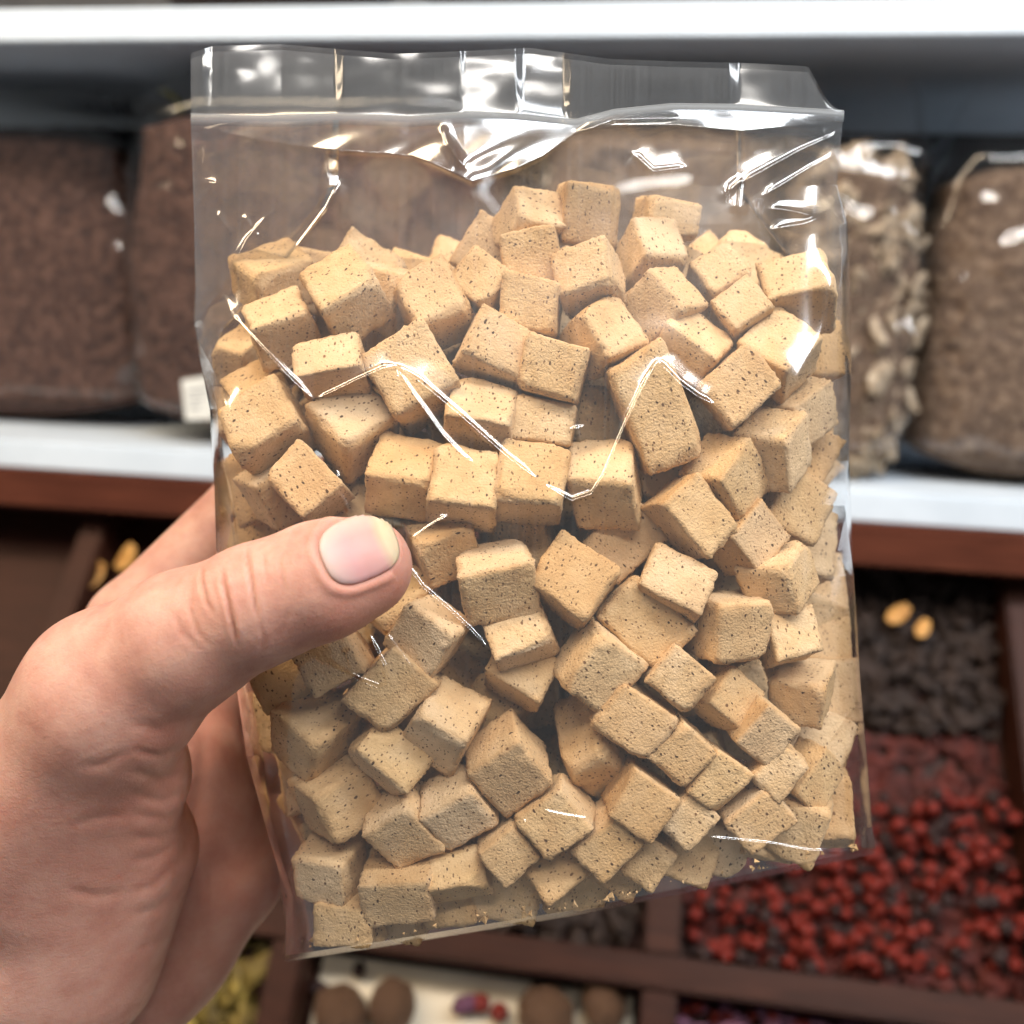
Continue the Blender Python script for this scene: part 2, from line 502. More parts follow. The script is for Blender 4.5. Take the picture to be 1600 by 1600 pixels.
cx0, cx1 = xb + 0.013, xb + CW - 0.013
for rnd in range(6):
    heap(cx0, cx1, yr + 0.004, yr + 0.11, 30, in_px(1020, 1240, 1640, 1520), 'black_berry', bm_k, M['black'], 0.0035,
         'small black dried berry heaped among red ones beside the bag', 'berry', 'mixed berries in the right compartment', 0.012 + 0.002 * rnd)
    heap(cx0, cx1, yr + 0.004, yr + 0.11, 49, in_px(1020, 1240, 1640, 1520), 'red_berry', bm_r, M['red'], 0.0036,
         'red dried berry heaped among black ones in the right compartment', 'berry', 'mixed berries in the right compartment', 0.012 + 0.002 * rnd)
cells = []
heap(cx0, cx1, yb - 0.05, yb - 0.004, 26, in_px(1040, 1540, 1620, 1640), 'red_berry', bm_r, M['red'], 0.004,
     'red dried berry lying among purple petals below the rack divider', 'berry', 'berries among the petals', 0.014)


def flakes(name, mat, n, sampler, size, label, cat, curl=0.35, aspect=0.5):
    V = []; Fc = []
    for i in range(n):
        c, nrm = sampler()
        u = rng.normal(size=3); u -= nrm * (u @ nrm) * 0.75; u /= np.linalg.norm(u)
        v = np.cross(nrm, u); v /= np.linalg.norm(v)
        w_ = np.cross(u, v)
        L = size * rng.uniform(0.6, 1.4); W = L * aspect * rng.uniform(0.6, 1.3)
        b0 = len(V)
        for a in (-1, -0.35, 0.35, 1):
            for bb in (-1, 0, 1):
                taper = 1 - 0.55 * a * a
                V.append(c + u * a * L + v * bb * W * taper + w_ * (curl * L * (a * a * 0.6 + bb * bb * 0.35)))
        for a in range(3):
            for bb in range(2):
                k = b0 + a * 3 + bb
                Fc.append((k, k + 1, k + 4, k + 3))
    o = mesh_np(name, np.array(V), Fc, mat, None, True)
    so = o.modifiers.new('thick', 'SOLIDIFY'); so.thickness = size * 0.12
    return o


def samp_box(x0, x1, y0, y1, h0, h1):
    return lambda: (RW(rng.uniform(x0, x1), rng.uniform(y0, y1), rng.uniform(h0, h1)), nz)


o = flakes('dark_leaf_bed', M['bed'], 700, samp_box(cx0, cx1, yr + 0.004, yr + 0.135, 0.001, 0.005), 0.007, '', '')
tag(o, 'dark leaf crumbs under the heaped red berries', 'leaves', None, 'stuff')
o = flakes('purple_petals', M['petal'], 420, samp_box(cx0, cx1, yb - 0.12, yb - 0.004, 0.002, 0.014), 0.007, '', '')
tag(o, 'heap of dried purple petals below the red berries', 'petals', None, 'stuff')
o = flakes('yellow_herbs', M['herb'], 900, samp_box(xa - CW + 0.013, xa - 0.013, yb - 0.16, yb - 0.004, 0.002, 0.02), 0.008, '', '')
tag(o, 'heap of dried yellow herbs beside the wrist, lower left', 'herbs', None, 'stuff')
o = flakes('dark_dried_leaves', M['sack'], 900, samp_box(xa + 0.012, xb - 0.012, yr + 0.004, 0.028, 0.002, 0.014), 0.008, '', '')
tag(o, 'heap of dark dried leaves in the compartment behind the bag', 'leaves', None, 'stuff')
o = flakes('shade_dark_petals', M['sack'], 600, samp_box(cx0, cx1, yr + 0.14, 0.028, 0.002, 0.014), 0.007, '', '')  # sack colour darkens these petals in place of the shelf's shadow
tag(o, 'dried petals, coloured dark for shade, at the back of the berry compartment', 'petals', None, 'stuff')
for (px, py, lab) in [(203, 872, 'curled orange peel left of the thumb under the shelf'), (1402, 962, 'curled orange peel right of the bag under the shelf'),
                      (1440, 985, 'flat orange peel piece at the far right under the shelf'), (150, 905, 'wide orange peel piece at the far left under the shelf')]:
    x, y = rack_xy(px, py, 0.02)
    o = flakes('orange_peel', M['orange'], 1, lambda: (RW(x, y, 0.02), nz), 0.010, '', '', 0.5, 0.7)
    tag(o, lab, 'orange peel')


# ---------------------------------------------------------- storage bags standing on the lower shelf
def storage_bag(x0, x1, y0, y1, z0, z1, fill, mat, label, seed, chips=False, neck=0.05):
    root = empty('storage_bag', S((x0 + x1) / 2, (y0 + y1) / 2, z0))
    tag(root, label, 'bag', 'filled bags on the lower shelf')
    cx, cy = (x0 + x1) / 2, (y0 + y1) / 2
    hx, hy = (x1 - x0) / 2, (y1 - y0) / 2
    n, m = 72, 56
    zf = z0 + (z1 - z0) * fill

    def shell(ztop, grow, rough, neckf):
        V = []
        for j in range(m + 1):
            t = j / m
            z = z0 + (ztop - z0) * t
            k = min(1, (t / 0.10)) ** 0.5 * (0.90 + 0.10 * math.sin(math.pi * min(1, t * 1.2)))
            if neckf: k *= 1 - 0.30 * max(0, (t - fill) / (1 - fill)) ** 1.4
            elif t > 0.93: k *= math.sqrt(max(0.0, 1 - ((t - 0.93) / 0.07) ** 2)) * 0.9 + 0.02
            for i in range(n):
                a = 2 * math.pi * i / n
                ca, sa = math.cos(a), math.sin(a)
                e = 0.55
                x = abs(ca) ** e * math.copysign(1, ca); y = abs(sa) ** e * math.copysign(1, sa)
                if neckf: y *= 1 - 0.85 * max(0, (t - fill) / (1 - fill)) ** 1.2
                p = Vector((cx + x * hx * k, cy + y * hy * k, z))
                nn = noise.noise(p * 18 + Vector((seed, 0, 0))) * 0.006 + noise.noise(p * 55 + Vector((seed, 3, 0))) * 0.003 * (2.0 if neckf else 1)
                nn += rough * noise.noise(p * 230) * 0.0035
                kk = 1 + (nn + grow) / max(hx, hy)
                V.append(S(cx + x * hx * k * kk, cy + y * hy * k * kk, z))
        Fc = [(j * n + i, j * n + (i + 1) % n, (j + 1) * n + (i + 1) % n, (j + 1) * n + i) for j in range(m) for i in range(n)]
        if not neckf: Fc.append(tuple(m * n + i for i in range(n)))
        Fc.append(tuple(range(n))[::-1])
        return np.array(V), Fc
    V, Fc = shell(zf, -0.002, 1.0, False)
    adopt(tag(mesh_np('contents', V, Fc, mat), kind='stuff'), root)
    if chips:
        front = []

        def smp():
            while True:
                i = rng.integers(0, len(V))
                nrm = V[i] - S(cx, cy, 0); nrm[2] = 0; nrm /= np.linalg.norm(nrm) + 1e-9
                return V[i] + rng.normal(size=3) * 0.003 - nrm * 0.004, nrm
        adopt(tag(flakes('chips', M['chip'], 900, smp, 0.0085, '', '', 0.3, 0.55), kind='stuff'), root)
    V, Fc = shell(z1, 0.004, 0, True)
    adopt(mesh_np('film', V, Fc[:-1], M['bgfilm']), root)
    return root


z = LZ + 0.001


def sx_at(px, py=500, y=0.02):
    """shelf-frame x where the pixel's ray meets the plane y deep into the shelf"""
    d = P(px, py, 1.0) - CAM
    o = SO + y * SY
    t = ((o - CAM) @ SY) / (d @ SY)
    return (CAM + t * d - SO) @ SX


b1 = storage_bag(sx_at(170), sx_at(795), 0.015, 0.115, z, ZS - 0.004, 0.90, M['brown'], 'clear bag of dark brown granules with a white sticker, left behind the held bag', 1.0)
b2 = storage_bag(sx_at(812), sx_at(1215), 0.03, 0.13, z, ZS - 0.004, 0.88, M['brown2'], 'clear bag of lighter brown granules behind the middle of the held bag', 5.0)
b3 = storage_bag(sx_at(1226), sx_at(1445), 0.02, 0.11, z, ZS - 0.006, 0.80, M['brown2'], 'clear bag of pale bark chips right of the held bag', 9.0, True)
b4 = storage_bag(sx_at(1456), sx_at(1900), 0.03, 0.13, z, ZS - 0.006, 0.80, M['brown2'], 'clear bag of brown granules at the far right of the shelf', 13.0)
b5 = storage_bag(sx_at(-420), sx_at(155), 0.06, 0.15, z, ZS - 0.006, 0.88, M['brown'], 'dark filled bag at the far left of the shelf', 17.0)

# white sticker on the left bag
stk = empty('price_sticker', S(sx_at(305, 620, 0.012), 0.012, z + 0.02))
q = []
for (px, py) in [(283, 594), (331, 586), (333, 655), (290, 657)]:
    q.append(S(sx_at(px, py, 0.008), 0.008, 0))
    d = P(px, py, 1.0) - CAM
    t = ((SO + 0.008 * SY - CAM) @ SY) / (d @ SY)
    q[-1] = CAM + t * d
q = np.array(q); bk = q + SY * 0.0006
o = adopt(mesh_np('label_sheet', np.vstack([q, bk]), [(0, 1, 2, 3), (7, 6, 5, 4), (0, 4, 5, 1), (1, 5, 6, 2), (2, 6, 7, 3), (3, 7, 4, 0)], M['sticker'], None, False), stk)
for r_ in range(3):
    f0 = 0.28 + 0.2 * r_
    a = q[0] * (1 - f0) + q[3] * f0; bb = q[1] * (1 - f0) + q[2] * f0
    a2 = a + (bb - a) * 0.2; b2_ = a + (bb - a) * (0.85 - 0.15 * r_)
    dz = (q[3] - q[0]) * 0.05
    L = np.array([a2, b2_, b2_ + dz, a2 + dz]) - SY * 0.0004
    adopt(mesh_np('printed_line', L, [(0, 1, 2, 3)], M['ink'], None, False), stk)
tag(stk, 'small white sticker with faint print on the left brown bag', 'sticker')

# dark bag with a yellow cord, upper left
dk = []
n = 40
me = blob_mesh('dark_bag_mesh', 3, 4, 0.18, 1.6, (1.0, 0.45, 0.55))
o = place('dark_plastic_bag', me, M['dkplastic'], S(sx_at(120, 140, 0.2), 0.215, ZS - 0.055), 0.075, (0, 0, 0.1), 'dark plastic bag tucked under the top shelf at left', 'bag')
cord = []
for k in range(15):
    t = k / 14
    px = 212 + 68 * t + 6 * math.sin(t * 9); py = 68 + 108 * t + 4 * math.sin(t * 13)
    d = P(px, py, 1.0) - CAM
    tt = ((SO + 0.135 * SY - CAM) @ SY) / (d @ SY)
    cord.append(CAM + tt * d)
cord = np.array(cord)
tn = np.gradient(cord, axis=0); tn /= np.linalg.norm(tn, axis=1, keepdims=True)
n1_ = np.cross(tn, SY); n1_ /= np.linalg.norm(n1_, axis=1, keepdims=True); n2_ = np.cross(tn, n1_)
V = np.stack([cord + 0.0017 * (math.cos(a) * n1_ + math.sin(a) * n2_) for a in np.linspace(0, 2 * math.pi, 9)], 1)
o = mesh_np('yellow_cord', V.reshape(-1, 3), grid_faces(len(cord), 9), M['yellow'])
tag(o, 'thin yellow cord hanging from the dark bag at upper left', 'cord')
# sacks lying on the top shelf, only their bottoms show
for i, (a_, b_, lab) in enumerate([(180, 620, 'dark sack on the top shelf, left one at the picture edge'), (640, 900, 'dark sack on the top shelf above the middle of the bag'),
                                   (1240, 1560, 'dark sack on the top shelf at the right')]):
    xx0, xx1 = sx_at(a_, 20, 0.02), sx_at(b_, 20, 0.02)
    me = blob_mesh('sack_mesh', 50 + i, 4, 0.10, 2.2, (1.0, 0.5, 0.62))
    hw = (xx1 - xx0) / 2
    place('filled_sack', me, M['sack'], S((xx0 + xx1) / 2, 0.012 + 0.5 * hw, ZS + 0.0165 + 0.60 * hw), hw, (0, 0, -YAW), lab, 'sack')

# ================================================================== the held bag
# distance of the front film from the camera along the view axis, smooth pillow
LEFT = np.array([(298, 180), (303, 330), (305, 450), (302, 500), (312, 560), (328, 640), (335, 760), (338, 860), (362, 1020), (385, 1180), (420, 1310), (447, 1400), (446, 1492)], float)
RIGHT = np.array([(1318, 172), (1308, 290), (1324, 350), (1329, 450), (1330, 600), (1326, 720), (1320, 790), (1334, 900), (1344, 1060), (1358, 1230), (1362, 1290), (1368, 1322)], float)


def xl(y): return np.interp(y, LEFT[:, 1], LEFT[:, 0])
def xr(y): return np.interp(y, RIGHT[:, 1], RIGHT[:, 0])


def sint(y, xs, ys):
    """natural cubic spline: no kinks for the film to show"""
    xs = np.asarray(xs, float); ys = np.asarray(ys, float); n = len(xs)
    hh = np.diff(xs); A_ = np.zeros((n, n)); r_ = np.zeros(n); A_[0, 0] = A_[-1, -1] = 1
    for i in range(1, n - 1):
        A_[i, i - 1:i + 2] = hh[i - 1], 2 * (hh[i - 1] + hh[i]), hh[i]
        r_[i] = 6 * ((ys[i + 1] - ys[i]) / hh[i] - (ys[i] - ys[i - 1]) / hh[i - 1])
    m2 = np.linalg.solve(A_, r_)
    y = np.clip(np.asarray(y, float), xs[0], xs[-1])
    k = np.clip(np.searchsorted(xs, y) - 1, 0, n - 2)
    a = (xs[k + 1] - y) / hh[k]; b = (y - xs[k]) / hh[k]
    return a * ys[k] + b * ys[k + 1] + ((a ** 3 - a) * m2[k] + (b ** 3 - b) * m2[k + 1]) * hh[k] ** 2 / 6


def bspl(g, fx, fy):
    """smooth cubic B-spline lookup in a grid"""
    fx = np.clip(fx, 1.0, g.shape[1] - 3.001); fy = np.clip(fy, 1.0, g.shape[0] - 3.001)
    a = fx.astype(int); b = fy.astype(int); u = fx - a; v = fy - b
    wt = lambda t: ((1 - t) ** 3 / 6, (3 * t ** 3 - 6 * t * t + 4) / 6, (-3 * t ** 3 + 3 * t * t + 3 * t + 1) / 6, t ** 3 / 6)
    wu, wv = wt(u), wt(v)
    return sum(wv[j] * wu[i] * g[b + j - 1, a + i - 1] for j in range(4) for i in range(4))


def dfront(px, py):
    px = np.asarray(px, float); py = np.asarray(py, float)
    s = (px - xl(py)) / (xr(py) - xl(py))
    e = np.clip(np.abs(s - 0.5) * 2, 0, 1.05)
    base = sint(py, [-100, 180, 330, 480, 650, 1000, 1250, 1400, 1500, 1700], [0.1770, 0.1768, 0.1758, 0.1738, 0.1710, 0.1690, 0.1702, 0.1725, 0.1750, 0.180])
    amp = np.interp(py, [180, 330, 520], [0.001, 0.008, 0.016])
    return base + amp * e ** 12 + 0.003 * e ** 2


def dback(px, py):
    px = np.asarray(px, float); py = np.asarray(py, float)
    s = (px - xl(py)) / (xr(py) - xl(py))
    e = np.clip(np.abs(s - 0.5) * 2, 0, 1.05)
    base = sint(py, [-100, 180, 330, 480, 650, 1000, 1250, 1400, 1500, 1700], [0.1785, 0.1783, 0.197, 0.219, 0.2285, 0.2295, 0.229, 0.228, 0.226, 0.226])
    amp = np.interp(py, [180, 330, 520], [0.001, 0.006, 0.014])
    return base - amp * e ** 12


# each cube as seen: near corner, three edge ends (pixels), or centre/size/angle for half hidden ones
CUBES = [
 (1.0, (420,447),(365,425),(490,415),(405,495), 'leaning cube at the left shoulder of the pile under the long golden fold'),
 (0.2, (486,500),(409,535),(465,450),(494,545), 'cube with heavily speckled top, left of the highest left-hand cube'),
 (0.0, (521,497),(472,445),(592,450),(540,532), 'large coarse speckled cube crowning the left part of the pile'),
 (2.0, (570,440), 88, 30, None, ''),
 (1.0, (608,468), 84, 15, None, ''),
 (0.4, (657,524),(734,490),(620,448),(662,545), ''),
 (2.0, (652,455), 84, 20, None, ''),
 (2.0, (486,440), 84, 10, None, ''),
 (1.0, (362,562),(308,553),(392,522),(352,615), 'cube against the left edge beside the white sparkle in the film'),
 (0.9, (380,628),(350,600),(440,590),(388,655), ''),
 (0.0, (395,717),(350,645),(480,672),(398,737), 'broad cube with dark pits against the left edge of the bag'),
 (0.0, (477,597),(565,583),(467,540),(487,628), 'small rounded cube in the dip of the zigzag film crease'),
 (1.8, (585,545), 84, -20, None, ''),
 (0.1, (622,655),(708,605),(578,565),(634,670), 'rounded cube right under the first peak of the zigzag crease'),
 (0.0, (553,703),(495,640),(617,650),(545,750), 'diamond shaped cube with golden top, left of the dark blue gap'),
 (0.1, (483,808),(534,757),(427,742),(488,824), 'cube above the thumb knuckle with a crumbly right corner'),
 (0.6, (440,830),(478,800),(410,765),(402,804), 'small cube with a pale left side just above the thumb joint'),
 (1.0, (392,752), 98, -15, None, 'half hidden cube at the left edge above the thumb joint'),
 (1.0, (372,850), 92, 15, None, 'pale cube peeking out over the thumb at the left edge'),
 (1.9, (352,775), 84, 0, None, ''),
 (1.0, (548,815), 88, 42, None, 'reddish cube partly hidden by the thumbnail'),
 (0.1, (582,737),(672,757),(605,680),(577,792), 'block with a lit top and rough front above the thumbnail'),
 (0.0, (767,792),(673,780),(783,712),(763,828), 'square cube with shaded underside, left of the centre cube'),
 (0.0, (874,787),(777,775),(888,706),(866,820), 'large square cube at the centre with a flat sunlit face'),
 (1.0, (812,832), 94, -8, None, ''),
 (0.0, (970,752),(885,758),(985,692),(990,818), 'pale topped cube at the bottom of the bright hooked crease'),
 (1.3, (930,655), 86, 4, None, 'shaded brown cube in the hollow left of the hooked crease'),
 (0.5, (757,485),(705,445),(794,432),(768,496), ''),
 (0.6, (870,450),(863,372),(795,462),(882,440), ''),
 (0.4, (866,528),(780,512),(876,450),None, 'upright tan slab below the square face near the top centre'),
 (0.0, (733,558),(808,600),(748,488),(712,570), 'cube with pale left side, left one of the touching upper pair'),
 (0.1, (810,602),(897,635),(832,524),None, 'flat square face, right one of the touching upper pair'),
 (0.1, (797,672),(705,655),(812,612),(787,712), 'cube crossed by the right arm of the zigzag crease'),
 (0.5, (889,702),(800,682),(898,638),None, ''),
 (0.7, (816,362),(816,305),(876,355),(776,392), 'rounded cube at the very top of the pile'),
 (1.2, (882,385),(955,385),(895,308),(866,362), 'rough topped cube second from left along the summit'),
 (1.3, (1008,365),(1080,375),(1020,318),(990,357), 'plain cube rightmost on the summit of the pile'),
 (0.8, (1000,418),(1068,412),(985,352),(978,455), ''),
 (0.1, (951,450),(875,470),(945,385),(976,468), 'clean edged cube just under the summit with a dark underside'),
 (0.1, (946,566),(1010,535),(900,497),(922,592), ''),
 (0.1, (1055,492),(1012,430),(1097,477),(1022,537), ''),
 (0.0, (1010,737),(1097,697),(946,580),None, 'longest block, crossed by the bright white straight crease'),
 (1.6, (1078,648), 92, 30, None, ''),
 (1.0, (1036,580), 84, 25, None, ''),
 (0.1, (1105,566),(1033,525),(1147,537),(1078,606), ''),
 (0.5, (1142,520),(1202,495),(1103,478),(1150,537), ''),
 (1.1, (1108,468),(1072,422),(1165,440),(1112,482), 'dark speckled cube behind the right shoulder of the pile'),
 (2.1, (1146,432), 86, 40, None, ''),
 (0.1, (1272,462),(1190,472),(1265,398),(1305,510), 'large cube with orange corner at the upper right of the pile'),
 (0.1, (1208,588),(1148,542),(1270,535),(1220,625), ''),
 (0.0, (1140,665),(1213,607),(1085,605),None, ''),
 (1.1, (1290,555), 90, 0, None, ''),
 (0.5, (1257,648),(1215,637),(1320,600),(1268,706), ''),
 (0.1, (1203,695),(1140,685),(1253,652),(1220,765), ''),
 (0.0, (1112,750),(1160,692),(1153,812),(1062,738), ''),
 (0.3, (1175,893),(1221,837),(1140,835),(1142,895), ''),
 (0.0, (1098,862),(1147,820),(1030,790),(1080,870), 'pale smooth cube right of centre with few specks'),
 (0.8, (1245,795), 96, 25, None, ''),
 (1.1, (1287,850), 98, 10, None, ''),
 (0.1, (1208,885),(1250,842),(1220,952),(1155,905), 'cube with one dark and one lit side near the right edge'),
 (0.0, (1112,948),(1195,945),(1112,1028),(1085,933), 'upright square faced cube with dark left side, right of centre'),
 (0.4, (1203,1018),(1268,1000),(1200,955),(1197,1042), ''),
 (1.7, (1265,965), 90, 20, None, ''),
 (1.0, (1316,1008), 88, 5, None, ''),
 (1.6, (1308,930), 86, 0, None, ''),
 (2.0, (1132,905), 84, 30, None, ''),
 (0.0, (1080,950),(995,915),(1116,897),(1082,972), 'cube with a broken dark notch at its lower corner'),
 (0.1, (1017,1042),(1075,978),(930,960),None, 'wide tilted cube under the notched one'),
 (0.7, (962,915),(1027,840),(910,850),None, ''),
 (0.0, (908,955),(832,905),(963,890),(907,984), 'diamond tilted cube with a curved crack across its face'),
 (0.0, (827,880),(728,892),(831,958),(820,848), 'upright cube with a pale band along its top, beside the thumb tip'),
 (0.2, (783,1022),(862,990),(758,968),(787,1052), 'crumbly cube directly under the one with the pale band'),
 (0.5, (836,1078),(762,1042),(866,1028),(838,1112), ''),
 (0.0, (703,988),(648,938),(670,1055),(735,975), 'dark speckled cube under the thin glossy fold below the thumb tip'),
 (0.6, (620,935), 98, 45, None, 'cube tucked under the thumb tip'),
 (0.4, (662,855),(628,822),(742,842),(688,910), 'cube touching the right side of the thumb tip'),
 (1.6, (715,935), 88, 35, None, ''),
 (2.0, (840,885), 88, 10, None, ''),
 (1.6, (882,968), 88, 20, None, ''),
 (0.0, (880,1062),(935,985),(944,1113),(864,1042), 'large diamond cube right of the pit below the centre'),
 (0.15, (1005,1177),(1054,1115),(922,1122),None, ''),
 (0.05, (1070,1110),(1109,1055),(1012,1058),None, ''),
 (0.3, (1150,1132),(1182,1078),(1108,1082),(1122,1140), ''),
 (0.15, (1192,1190),(1235,1130),(1143,1145),None, ''),
 (0.1, (1062,1219),(1112,1165),(1008,1175),None, ''),
 (0.2, (1117,1260),(1166,1202),(1065,1223),None, ''),
 (0.2, (1210,1246),(1255,1190),(1170,1208),None, ''),
 (0.5, (1272,1262),(1309,1200),(1245,1215),(1247,1257), ''),
 (0.5, (1264,1062),(1260,1128),(1198,1062),(1300,1040), 'cube with a dark left face by the right edge of the bag'),
 (1.0, (1322,1075), 88, 0, None, ''),
 (0.8, (1325,1160), 92, 25, None, ''),
 (1.7, (1265,1150), 88, 10, None, ''),
 (1.0, (1318,1230), 92, 15, None, ''),
 (0.8, (1296,1285), 86, 5, None, ''),
 (0.2, (1165,1312),(1238,1270),(1118,1262),None, 'broad half smooth cube above the bottom right crease'),
 (0.3, (1065,1323),(1113,1270),(1025,1275),None, ''),
 (0.1, (1010,1297),(1058,1236),(940,1258),None, ''),
 (0.1, (878,1190),(928,1150),(925,1255),(862,1110), 'long bent cube with a dark smudge, below the large diamond'),
 (0.1, (855,1328),(928,1278),(805,1268),None, 'cube under the two white film glints near the bottom'),
 (0.0, (803,1150),(802,1118),(732,1197),(857,1212), 'pointed cube rising to a peak below the central pit'),
 (0.2, (938,1356),(1001,1302),(886,1315),None, ''),
 (0.6, (1012,1372),(1055,1320),(960,1350),None, ''),
 (0.36, (968,1375), 90, 30, None, ''),
 (0.3, (857,1405),(822,1368),(921,1360),(858,1432), ''),
 (0.2, (788,1366),(848,1328),(740,1320),None, ''),
 (0.36, (790,1402), 90, 5, None, ''),
 (0.2, (672,1378),(752,1358),(667,1338),(686,1412), ''),
 (0.36, (710,1424), 80, -12, None, ''),
 (0.1, (573,1370),(668,1360),(584,1437),(580,1338), ''),
 (0.36, (628,1442), 82, -6, None, ''),
 (0.3, (500,1462),(585,1460),(503,1396),None, 'golden cube in the lower left corner of the bag'),
 (0.1, (540,1335),(468,1328),(543,1402),(562,1318), ''),
 (0.1, (507,1228),(460,1225),(570,1190),(527,1305), ''),
 (0.1, (645,1250),(576,1282),(696,1312),(640,1215), ''),
 (0.15, (637,1222),(562,1165),(677,1190),(610,1242), ''),
 (0.1, (736,1226),(663,1258),(783,1272),(725,1195), ''),
 (0.0, (505,1150),(440,1107),(557,1110),(491,1215), 'cube showing three even faces, lowest beside the palm shadow'),
 (0.2, (606,1132),(692,1066),(538,1076),None, 'rounded cube under the curved fold below the thumb'),
 (0.3, (503,1080),(578,1040),(466,1018),None, ''),
 (0.6, (425,1115),(494,1070),(393,1045),None, ''),
 (0.0, (730,1148),(658,1107),(762,1095),(705,1205), 'cube with a pale front and lit top left of the dark pit'),
 (1.3, (742,1045), 82, 25, None, ''),
 (1.3, (770,1118), 82, 35, None, ''),
 (0.8, (430,1212), 90, -15, None, ''),
 (0.8, (452,1290), 88, -20, None, ''),
 (1.3, (408,1112), 88, -10, None, ''),
 (1.7, (565,1145), 84, 20, None, ''),
 (1.7, (572,1300), 84, 0, None, ''),
 (0.36, (1062,1370), 80, 25, None, ''),
 (0.7, (1095,1338), 86, 25, None, ''),
 (0.36, (1178,1332), 82, 10, None, ''),
 (1.6, (770,405), 84, 35, None, ''),
 (2.1, (712,440), 84, 15, None, ''),
 (0.9, (1280,725), 98, 30, None, ''),
 (1.1, (1035,748), 88, 30, None, ''),
 (1.2, (760,905), 84, 10, None, ''),
 (0.36, (895,1398), 84, 12, None, ''),
 (0.36, (560,1452), 82, -8, None, ''),
 (0.36, (845,1425), 80, -8, None, ''),
 (0.36, (1245,1318), 82, 15, None, ''),
 (0.36, (1120,1362), 80, 20, None, ''),
]
rs = np.random.default_rng(11)
boxes = []          # centre(cam mm-frame), R, half dims, depth, lock
for row in CUBES:
    lay = row[0]
    if isinstance(row[2], (int, float)):
        c = np.array(row[1], float); s = row[2]; a = R(-row[3])
        d = dfront(*c) + 0.0010 + lay * 0.0105
        half = s * d / F / 2
        tx, ty = rs.uniform(-0.45, 0.45, 2)
        Rm = np.array(Matrix.Rotation(a, 3, 'Z') @ Matrix.Rotation(tx, 3, 'X') @ Matrix.Rotation(ty, 3, 'Y'))
        h = np.array([half] * 3) * rs.uniform(0.95, 1.05, 3)
        ext = np.abs(Rm[2]) @ h
        cz = d + ext * 1.16
        boxes.append([c, Rm, h / cz, cz, lay, 1.16])
        continue
    O = np.array(row[1], float)
    ed = [None if q is None else (np.array(q, float) - O) * (1, -1) for q in row[2:5]]
    if ed[2] is None:
        la, lb = np.linalg.norm(ed[0]), np.linalg.norm(ed[1])
        Mx = np.stack([ed[0] / la, ed[1] / lb, np.zeros(2)], 1)
        s = math.sqrt(la * lb)
        dims = [la * 0.97, lb * 0.97, 0.5 * (la + lb) if la / lb < 1.4 and lb / la < 1.4 else min(la, lb)]
        # small natural lean so that the face is not dead flat to the viewer
    else:
        Mx = np.stack(ed, 1); dims = None
    U, sv, Vt = np.linalg.svd(Mx, full_matrices=False)
    top = U @ Vt
    if dims is None:
        s = sv.mean()
        dims = []
        for k in range(3):
            f = np.linalg.norm(top[:, k])
            L = np.linalg.norm(ed[k]) / max(f, 0.30)
            dims.append(float(np.clip(L, 0.80 * s, 1.28 * s)) if f > 0.30 else s)
    z3 = np.cross(top[0], top[1])                # third row, +z toward the camera
    sg = z3[:2].sum() if ed[2] is None else z3.sum()
    if ed[2] is None:
        lean = rs.uniform(-0.10, 0.10, 2)
    if sg > 0: z3 = -z3
    Rm = np.stack([top[0], top[1], z3])          # columns = edge axes, pointing away from the viewer
    if ed[2] is None:
        Rm = np.array(Matrix.Rotation(lean[0] + 0.06, 3, 'X') @ Matrix.Rotation(lean[1], 3, 'Y')) @ Rm
        ctr = O + ((ed[0] + ed[1]) / 2) * (1, -1)
    else:
        proj = sum(top[:, k] * dims[k] for k in range(3)) / 2
        ctr = O + proj * (1, -1)
    if np.linalg.det(Rm) < 0: Rm[:, 2] *= -1
    d = dfront(*ctr) + 0.0010 + lay * 0.0085
    h = np.array(dims) / 2
    ext = np.abs(Rm[2]) @ h * d / F
    gs = 1.10 if ed[2] is None else 1.15
    cz = d + ext * gs
    boxes.append([ctr, Rm, h / F, cz, lay, gs])
NVIS = len(boxes)


def cam_c(b):
    (px, py), d = b[0], b[3]
    return np.array([(px - 800) / F * d, -(py - 800) / F * d, -d])


# nothing pokes out of the bag's outline
for b in boxes:
    b[2] = b[2] * b[5]
    hw = np.abs(b[1][0]) @ b[2] * F * 0.97; hh = np.abs(b[1][1]) @ b[2] * F * 0.97
    x_, y_ = b[0]
    y_ = min(y_, np.interp(x_, [440, 600, 900, 1150, 1372], [1494, 1470, 1421, 1370, 1324]) - (8 if b[5] == 1.16 else 6) - hh * (1.0 if b[5] == 1.16 else 0.93))
    y1, y2 = np.clip([y_ - hh * 0.6, y_ + hh * 0.6], 180, 1490)
    mg = 17 if b[4] >= 0.7 else 11
    x_ = max(x_, max(xl(y1), xl(y2)) + mg + hw)
    x_ = min(x_, min(xr(min(y1, 1322)), xr(min(y2, 1322))) - mg - hw)
    b[0] = np.array([x_, y_])


